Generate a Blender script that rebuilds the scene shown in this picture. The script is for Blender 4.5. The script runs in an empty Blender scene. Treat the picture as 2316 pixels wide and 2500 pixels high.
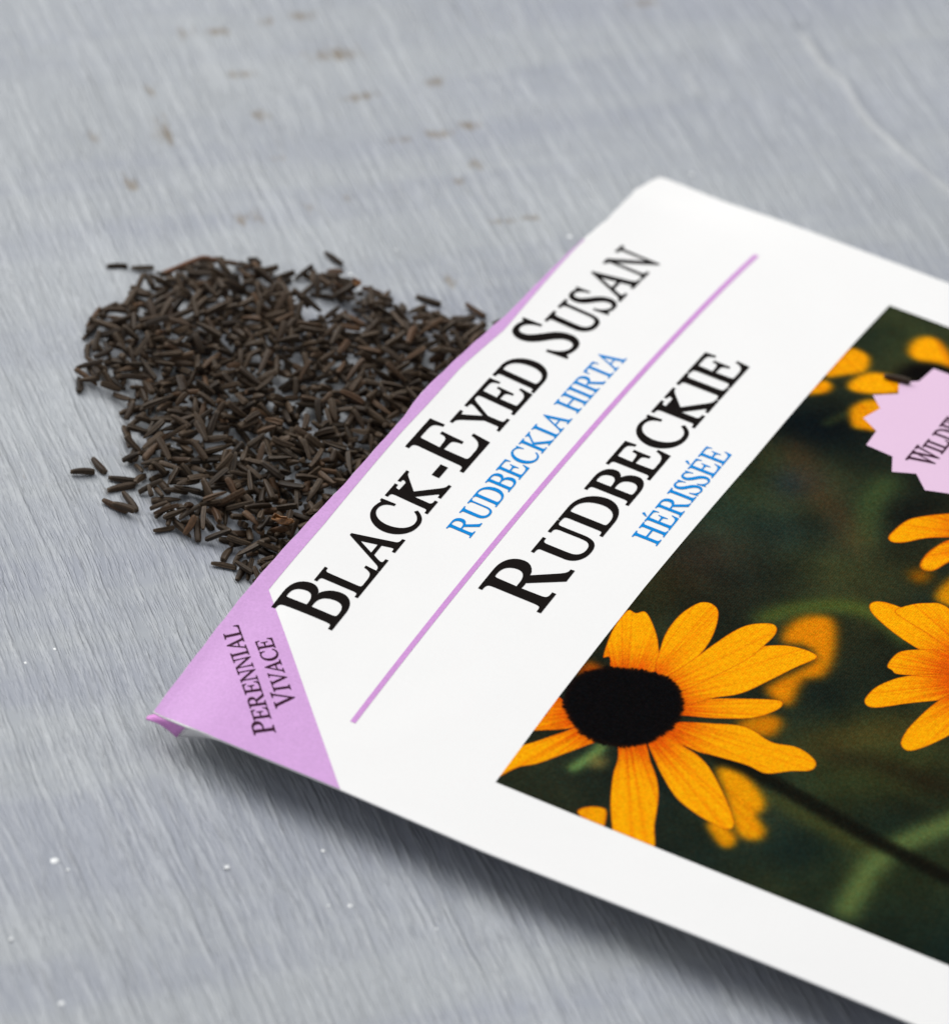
import bpy, bmesh, math, random
import numpy as np
from mathutils import Vector, Matrix
from mathutils.geometry import tessellate_polygon

# ---------------------------------------------------------------- data (millimetres, measured on the packet and the table)
DISC=[(17.87,22.97),(19.26,23.32),(20.51,24.37),(21.25,25.66),(21.75,26.94),(21.9,28.38),(21.33,29.4),(20.22,30.22),(18.89,30.71),(17.29,30.76),(16.07,30.46),(14.87,30.02),(13.69,28.84),(13.23,27.69),(13.11,26.76),(13.36,25.64),(14.27,24.45),(15.12,23.6),(16.42,23.1)]
SHARP=[[(21.35,23.59),(24.49,22.87),(27.0,22.84),(27.05,23.46),(27.61,23.96),(26.51,25.11),(24.74,26.31),(22.02,27.32),(20.37,24.94),(21.61,23.97)],[(24.64,26.49),(26.55,26.11),(28.76,26.12),(30.54,26.58),(31.12,27.09),(31.12,27.72),(30.53,28.31),(28.91,28.85),(27.14,29.14),(25.19,29.14),(22.0,28.84),(22.02,27.32)],[(20.42,27.46),(23.04,28.51),(26.89,29.41),(29.3,30.04),(30.69,30.75),(31.58,31.88),(31.33,32.47),(30.46,32.66),(29.22,32.54),(26.8,32.1),(22.38,30.32),(19.39,28.69)],[(18.63,28.48),(21.31,29.68),(24.82,31.1),(28.12,31.89),(29.65,33.3),(30.25,34.74),(30.21,35.89),(29.71,36.11),(28.03,35.33),(25.8,34.43),(23.29,33.3),(21.64,31.79),(19.64,30.45),(17.92,28.81)],[(18.25,28.84),(20.12,30.23),(21.64,31.79),(23.0,33.8),(24.04,35.59),(23.96,36.18),(22.95,36.07),(21.26,34.95),(19.73,32.66),(18.82,30.83),(17.55,29.17)],[(16.43,29.32),(17.94,30.67),(19.26,32.87),(20.24,35.04),(19.76,37.11),(20.23,38.76),(19.96,39.98),(19.37,40.7),(18.47,40.63),(17.68,39.51),(16.52,38.18),(16.59,36.68),(16.21,34.26),(16.0,33.24),(16.12,31.14)],[(15.41,29.77),(16.7,30.79),(16.03,32.22),(15.75,33.33),(15.11,34.49),(13.95,35.76),(12.35,37.22),(10.79,38.42),(9.96,38.31),(9.98,36.84),(10.36,35.32),(11.0,33.92),(12.23,32.49),(13.43,31.32)],[(14.07,28.35),(14.98,29.73),(13.4,30.96),(11.98,32.12),(10.25,33.05),(7.59,33.99),(5.18,34.93),(3.88,32.87),(6.04,31.54),(8.16,30.41),(10.62,29.43),(12.3,29.0)],[(6.0,22.89),(7.4,22.69),(9.63,22.84),(10.9,23.58),(12.73,24.69),(13.68,25.36),(13.23,26.95),(12.33,26.63),(10.43,25.55),(8.83,24.6),(7.86,23.71),(6.53,23.12)],[(11.57,22.51),(13.62,22.88),(15.82,22.83),(14.73,24.23),(13.76,25.19),(12.96,24.58),(12.25,23.68)]]
SOFT=[([(20.09,34.36),(21.7,35.13),(22.46,36.28),(21.98,36.96),(20.24,36.9),(19.83,35.59)],0.8),([(15.13,35.12),(15.64,36.37),(15.14,37.88),(13.94,39.24),(12.94,39.51),(12.26,39.36),(11.45,40.36),(10.47,40.62),(9.84,40.08),(10.08,38.88),(12.75,36.94)],0.9),([(9.78,36.83),(10.32,37.68),(9.7,38.96),(8.77,39.3),(8.19,38.83),(8.72,37.86)],0.85),([(18.55,22.9),(20.21,22.87),(20.44,23.51),(19.91,24.27)],0.7),([(6.06,28.9),(6.85,29.26),(7.33,30.01),(7.31,30.57),(6.26,31.01),(5.57,31.1),(5.55,29.88)],0.95),([(31.68,32.98),(33.56,33.49),(34.61,34.75),(34.24,35.67),(31.65,36.78),(29.67,37.26),(28.02,37.22),(27.08,36.31),(24.13,36.67),(23.89,35.84),(24.63,34.58),(26.1,34.86),(29.58,36.16),(30.7,34.92),(30.05,33.5)],0.88)]
RIGHT=[[(38.05,38.63),(39.35,39.23),(40.31,40.17),(40.8,41.49),(39.0,44.88),(36.87,44.79),(36.37,43.49),(36.99,41.53),(37.49,39.81)],[(31.83,40.66),(32.93,40.58),(34.06,40.86),(35.16,42.1),(36.15,43.76),(37.05,46.03),(34.41,47.09),(32.89,44.16),(31.48,41.75),(31.64,41.12)],[(27.26,40.88),(28.47,40.77),(29.84,41.12),(31.65,42.24),(33.59,44.7),(34.41,47.09),(32.59,47.83),(30.48,45.34),(28.9,43.57),(27.09,41.73)],[(24.13,45.57),(24.29,44.95),(25.02,44.64),(26.88,44.6),(30.68,45.25),(33.12,46.68),(31.5,48.64),(29.1,47.94),(27.24,47.3),(25.24,46.4)]]
RIGHTC=(35.01,47.97)
UPPER=[([(45.99,34.81),(47.25,34.81),(49.02,35.13),(50.35,36.01),(51.78,37.34),(53.27,38.88),(50.08,40.14),(48.78,38.46),(47.62,37.12),(46.24,36.13),(45.65,35.35)],1),([(44.18,38.01),(45.8,37.86),(47.55,38.18),(48.63,38.6),(49.89,39.57),(47.55,40.5),(45.93,39.69),(44.35,39.22),(43.82,38.67)],1),([(43.03,37.77),(43.95,38.36),(43.83,39.18),(42.28,39.04),(42.22,38.3)],0.55),([(41.56,40.36),(44.04,40.45),(45.25,41.42),(41.51,42.92),(40.92,41.13)],0.8),([(63.01,22.58),(67.86,22.48),(68.48,23.18),(68.2,24.11),(67.37,24.59),(65.73,24.84),(64.24,23.83)],0.95),([(62.86,24.67),(63.61,24.5),(65.11,24.83),(66.23,25.59),(66.66,27.31),(65.03,28.23),(63.23,26.67),(62.6,25.59),(62.5,24.95)],1),([(59.6,22.4),(62.29,22.61),(62.5,23.2),(62.05,23.73),(60.99,23.7),(60.27,23.19)],0.95),([(59.04,26.38),(60.19,26.04),(61.56,26.28),(62.46,26.99),(62.02,28.37),(60.32,28.26),(58.62,28.96),(58.0,27.88),(57.72,27.2)],0.9),([(71.38,26.24),(72.85,26.07),(74.09,26.54),(74.37,27.39),(73.62,28.36),(72.54,29.32),(70.96,30.75),(70.76,29.48),(70.69,28.69),(70.15,27.55),(70.48,26.67)],1)]
DARKS=[[(67.58,26.94),(69.32,27.33),(70.58,28.73),(70.8,29.87),(69.93,31.02),(67.68,29.87),(67.26,28.69),(66.66,27.31)]]
LINES=[([(16.56,34.1),(16.01,38.78),(15.08,43.77),(14.28,47.74),(13.61,52.97),(13.09,58.11)],1.3,(14,14,8),0.25),([(14.86,38.38),(13.67,43.84),(13.26,47.28)],0.9,(58,58,24),0.6),([(6.35,48.31),(9.26,48.11),(12.32,48.04),(14.8,48.79),(16.74,49.78),(19.3,51.24),(24.14,53.62)],1.6,(72,86,46),0.5),([(31.07,31.15),(32.92,31.86),(34.81,33.33),(36.49,35.47),(36.94,37.57),(36.44,39.3),(35.21,40.95)],1.2,(66,78,30),0.6),([(43.6,33.61),(46.47,32.8),(49.01,32.13),(51.24,31.99),(53.35,32.3)],1.6,(52,66,34),0.8),([(53.16,24.32),(50.43,26.28),(47.57,28.95),(46.06,31.28),(42.97,33.75)],1.2,(62,42,24),1.0),([(20.42,39.04),(22.84,41.32),(25.08,43.32),(26.92,45.14)],1.8,(62,52,22),1.1),([(20.45,40.51),(21.61,43.69),(21.81,47.28),(22.03,49.93)],1.2,(30,22,12),0.8),([(9.47,26.76),(10.91,27.18),(12.1,27.49),(13.1,27.5)],0.7,(84,112,60),0.25),([(10.63,27.94),(11.9,28.08)],0.9,(100,90,46),0.35)]
BLOBS=[((46.38,25.4),4,(52,54,24)),((39.7,23.77),3,(44,56,38)),((35.45,25.42),3,(56,40,26)),((42.2,28.78),4,(20,34,34)),((34.54,28.02),4,(30,30,20)),((49.83,27.2),3,(50,50,26)),((55.67,25.39),3.5,(8,12,12)),((48.09,26.63),2,(28,40,44)),((72.48,24.58),5,(38,46,28)),((39.65,33.49),4,(46,48,26)),((49.94,35.66),3,(14,14,10)),((17.85,43.48),6,(44,52,26)),((10.34,43.13),6,(16,26,22)),((17.36,48.24),4,(12,20,20)),((26.26,39.85),4,(20,28,24)),((11.7,49.75),5,(34,42,22)),((8.22,53.03),5,(12,24,22)),((22.33,43.38),4,(54,62,32)),((11.9,38.79),3,(34,40,28))]
STAR=[(69.9,28.86),(67.35,28.69),(66.09,27.54),(64.48,28.12),(62.99,26.64),(61.6,27.81),(59.5,27.29),(58.47,28.78),(56.18,28.9),(56.03,31.08),(54.09,31.82),(55.04,33.39),(53.42,34.73)]
STARC=(63.03,36.57)
STARR=(9.99,8.83)
LONE=[((-30.34,23.7),(-28.91,24.1)),((-28.54,23.95),(-26.87,24.43)),((-30.3,8.63),(-29.98,6.91)),((-29.16,-3.14),(-27.45,-2.68)),((-27.85,-1.04),(-26.68,-2.58)),((-26.41,-5.85),(-24.47,-6.81)),((-25.63,-6.62),(-23.95,-7.13)),((-25.12,-4.58),(-23.84,-6.53)),((-14.42,30.16),(-12.92,28.89)),((-15.82,-12.82),(-15.45,-10.5)),((-15.05,-12.62),(-15.05,-10.51)),((-17.86,-11.32),(-16.0,-11.43)),((-22.35,-8.56),(-20.99,-7.81)),((-30.2,17.4),(-28.88,18.9)),((-26.25,-4.66),(-24.4,-3.47)),((-26.41,-3.09),(-24.33,-2.99)),((-3.1,26.14),(-1.48,24.81)),((-6.94,26.08),(-4.96,25.49)),((-13.03,20.82),(-11.88,22.53))]
PILE=[(-28.19,23.01),(-25.64,23.94),(-23.81,26.53),(-21.61,26.3),(-19.4,27.64),(-16.88,25.85),(-16.22,24.9),(-15.81,26.15),(-15.81,27.44),(-15.07,27.94),(-13.01,27.3),(-10.89,25.97),(-8.86,25.41),(-7.17,24.33),(-5.21,24.52),(-3.21,24.17),(-0.8,23.65),(1.03,25.21),(3.3,21.65),(1.7,13.0),(-1.46,5.5),(-5.6,-5.86),(-9.12,-14.21),(-11.41,-19.62),(-15.17,-13.22),(-16.24,-11.47),(-18.35,-9.36),(-22.32,-8.72),(-22.86,-6.98),(-23.85,-4.39),(-25.14,-1.85),(-26.47,-0.92),(-26.55,0.68),(-26.24,2.73),(-26.68,5.25),(-28.29,6.94),(-29.88,7.37),(-30.96,9.97),(-30.13,11.69),(-30.92,14.9),(-30.17,17.19),(-28.53,19.39),(-27.95,21.31)]
HOLES=[((-15.72,24.06),0.7619047619047619),((-15.13,22.39),0.9523809523809523),((-12.65,22.38),1.2380952380952381),((-13.84,22.47),0.9523809523809523),((-14.07,20.02),0.7619047619047619),((-11.08,20.58),0.6666666666666666),((-13.09,21.06),0.6666666666666666),((-18.86,17.02),0.6666666666666666),((-20.58,13.8),0.5714285714285714),((-23.03,16.21),0.6666666666666666),((-15.39,9.14),0.7619047619047619),((-13.08,7.44),0.7619047619047619),((-12.53,5.94),0.47619047619047616),((-18.18,2.44),0.8571428571428571),((-17.06,2.61),0.7619047619047619),((-19.13,2.51),0.47619047619047616),((-19.51,-1.81),0.5714285714285714),((-21.06,-2.86),0.7619047619047619),((-14.98,10.6),0.47619047619047616),((-19.91,-4.47),0.6666666666666666),((-21.13,-5.12),0.6666666666666666),((-6.27,23.32),0.6666666666666666),((-19.74,20.95),0.42857142857142855),((-25.78,16.48),0.42857142857142855),((-20.38,7.78),0.47619047619047616),((-17.54,12.6),0.42857142857142855),((-22.72,2.51),0.42857142857142855),((-11.33,12.27),0.47619047619047616),((-10.26,16.65),0.42857142857142855),((-15.37,-1.98),0.47619047619047616),((-26.17,10.9),0.38095238095238093),((-8.6,8.33),0.38095238095238093),((-13.25,-3.97),0.38095238095238093),((-11.06,3.05),0.42857142857142855)]
REGIONPTS=[(-21.57,22.81),(-28.92,13.79),(-10.22,23.18),(-20.03,10.8),(-11.69,11.74),(-5.72,17.47),(-24.44,-1.62),(-18.6,-3.26),(-12.15,-0.89),(-15.52,-10.0)]
SPECKS=[((-27.17,-23.59),0.13),((-28.9,-25.62),0.12),((-23.77,-46.01),0.3),((-22.78,-46.68),0.12),((-12.55,-43.91),0.2),((-6.48,-40.68),0.14),((-4.08,-45.86),0.17),((-21.23,-59.84),0.22),((3.95,37.88),0.24),((-12.18,27.99),0.16),((-25.35,-54.43),0.15),((-9.06,32.34),0.1),((-5.48,-46.2),0.1),((1.78,-46.82),0.1),((12.89,49.61),0.16),((-3.91,65.99),0.12),((-21.04,-54.42),0.1)]
WORN=[((-19.85,64.25),2.2,0.7),((-16.55,59.36),3.2,1.1),((-23.96,53.95),2.2,0.7),((-28.78,44.34),1.0,2.2),((-30.54,49.63),0.8,1.2),((-33.82,41.33),0.6,1),((-21.73,48.53),1.4,0.8),((-14.8,52.93),1.6,0.6),((-5.15,51.86),1.6,0.7),((-16.46,36.79),0.8,1.0),((-21.28,33.38),0.9,1.1),((-19.92,33.77),0.7,1),((-19.39,42.7),1,0.5),((-13.61,38.36),0.8,0.5),((-5.4,43.55),0.6,0.6),((-22.84,62.73),0.9,0.6),((-29.08,58.81),0.8,0.7),((-26.5,59.99),2.4,0.6),((-7.44,49.83),2.0,0.6),((-8.59,57.34),1.2,0.8),((-30.24,35.79),0.7,1.2),((-10.35,48.01),1.8,0.4),((-13.85,53.79),2.5,0.4),((-4.21,46.17),1.0,0.7),((-1.1,38.8),1.5,0.4),((0.65,39.67),1.2,0.4),((-4.27,29.51),0.5,0.9),((-3.78,45.91),0.7,0.5),((13.18,-43.69),0.5,0.25),((-5.0,43.66),0.5,0.5),((-4.85,29.34),0.4,0.6),((7.18,74.72),2,0.6)]
RIDGE=[(20.82,73.29),(22.67,69.26),(24.47,66.88),(25.61,63.69),(27.05,60.95),(28.28,59.42),(30.55,56.35),(33.5,52.89),(37.03,48.46)]
RIDGE2=[(11.54,64.64),(12.54,62.05)]
TWIG=[((-26.2,23.27),0.5),((-25.29,23.54),1.0),((-24.27,23.97),1.5),((-23.25,24.67),1.7),((-22.4,24.88),1.5),((-21.7,25.15),1.2)]
CHAFF=(-13.33,-8.26)
CHAFF2=(-11.43,24.01)
PSEED=[(65.83,26.36),(66.39,28.3)]
TIP=[(-19.34,-32.11,2.6),(-19.74,-32.22,2.0),(-19.03,-31.98,1.2),(-17.57,-32.04,0.75),(-17.78,-32.35,2.2),(-16.31,-31.46,0.9),(-13.97,-33.07,2.0),(-9.82,-35.48,2.6),(-19.34,-32.11,2.6)]
CAM=([-0.0,-336.144,244.223],[0.98796,0.090936,0.125163],[-0.15471,0.580708,0.799276])
PK=([-19.34,-32.235],[0.35518,0.934798],[0.934798,-0.35518])
FOCUS=402.97
LIP=[(0.63,-0.29),(3.25,-0.33),(6.61,-0.3),(10.02,-0.28),(13.46,-0.24),(27.16,0.26),(36.43,0.16),(40.44,-0.18),(46.88,-0.01),(54.26,0.29),(65.85,0.03),(73.2,-0.09),(81.69,-1.2),(83.8,-0.73),(84.39,-0.33)]
NEAR=[(0.63,-0.29),(0.38,1.26),(-0.18,3.09),(-0.45,5.09),(-0.49,7.3),(-0.5,10.42),(-0.51,14.59),(-0.71,25.67),(-0.37,40.78),(-0.25,56.28),(-0.125,80.0),(0.0,114.0)]
FAR=[(84.39,-0.33),(84.6,0.47),(84.5,2.55),(84.09,6.06),(83.58,15.56),(83.38,24.91),(83.1,60.0),(83.0,114.0)]
BAND=(-0.29,14.48)
PER=((2.07,8.21),(10.35,0.89))
STRIP=[(14.43,1.04),(22.7,1.11),(35.39,0.82),(39.92,0.83),(45.44,0.7),(52.06,1.04),(67.36,0.12)]
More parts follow.
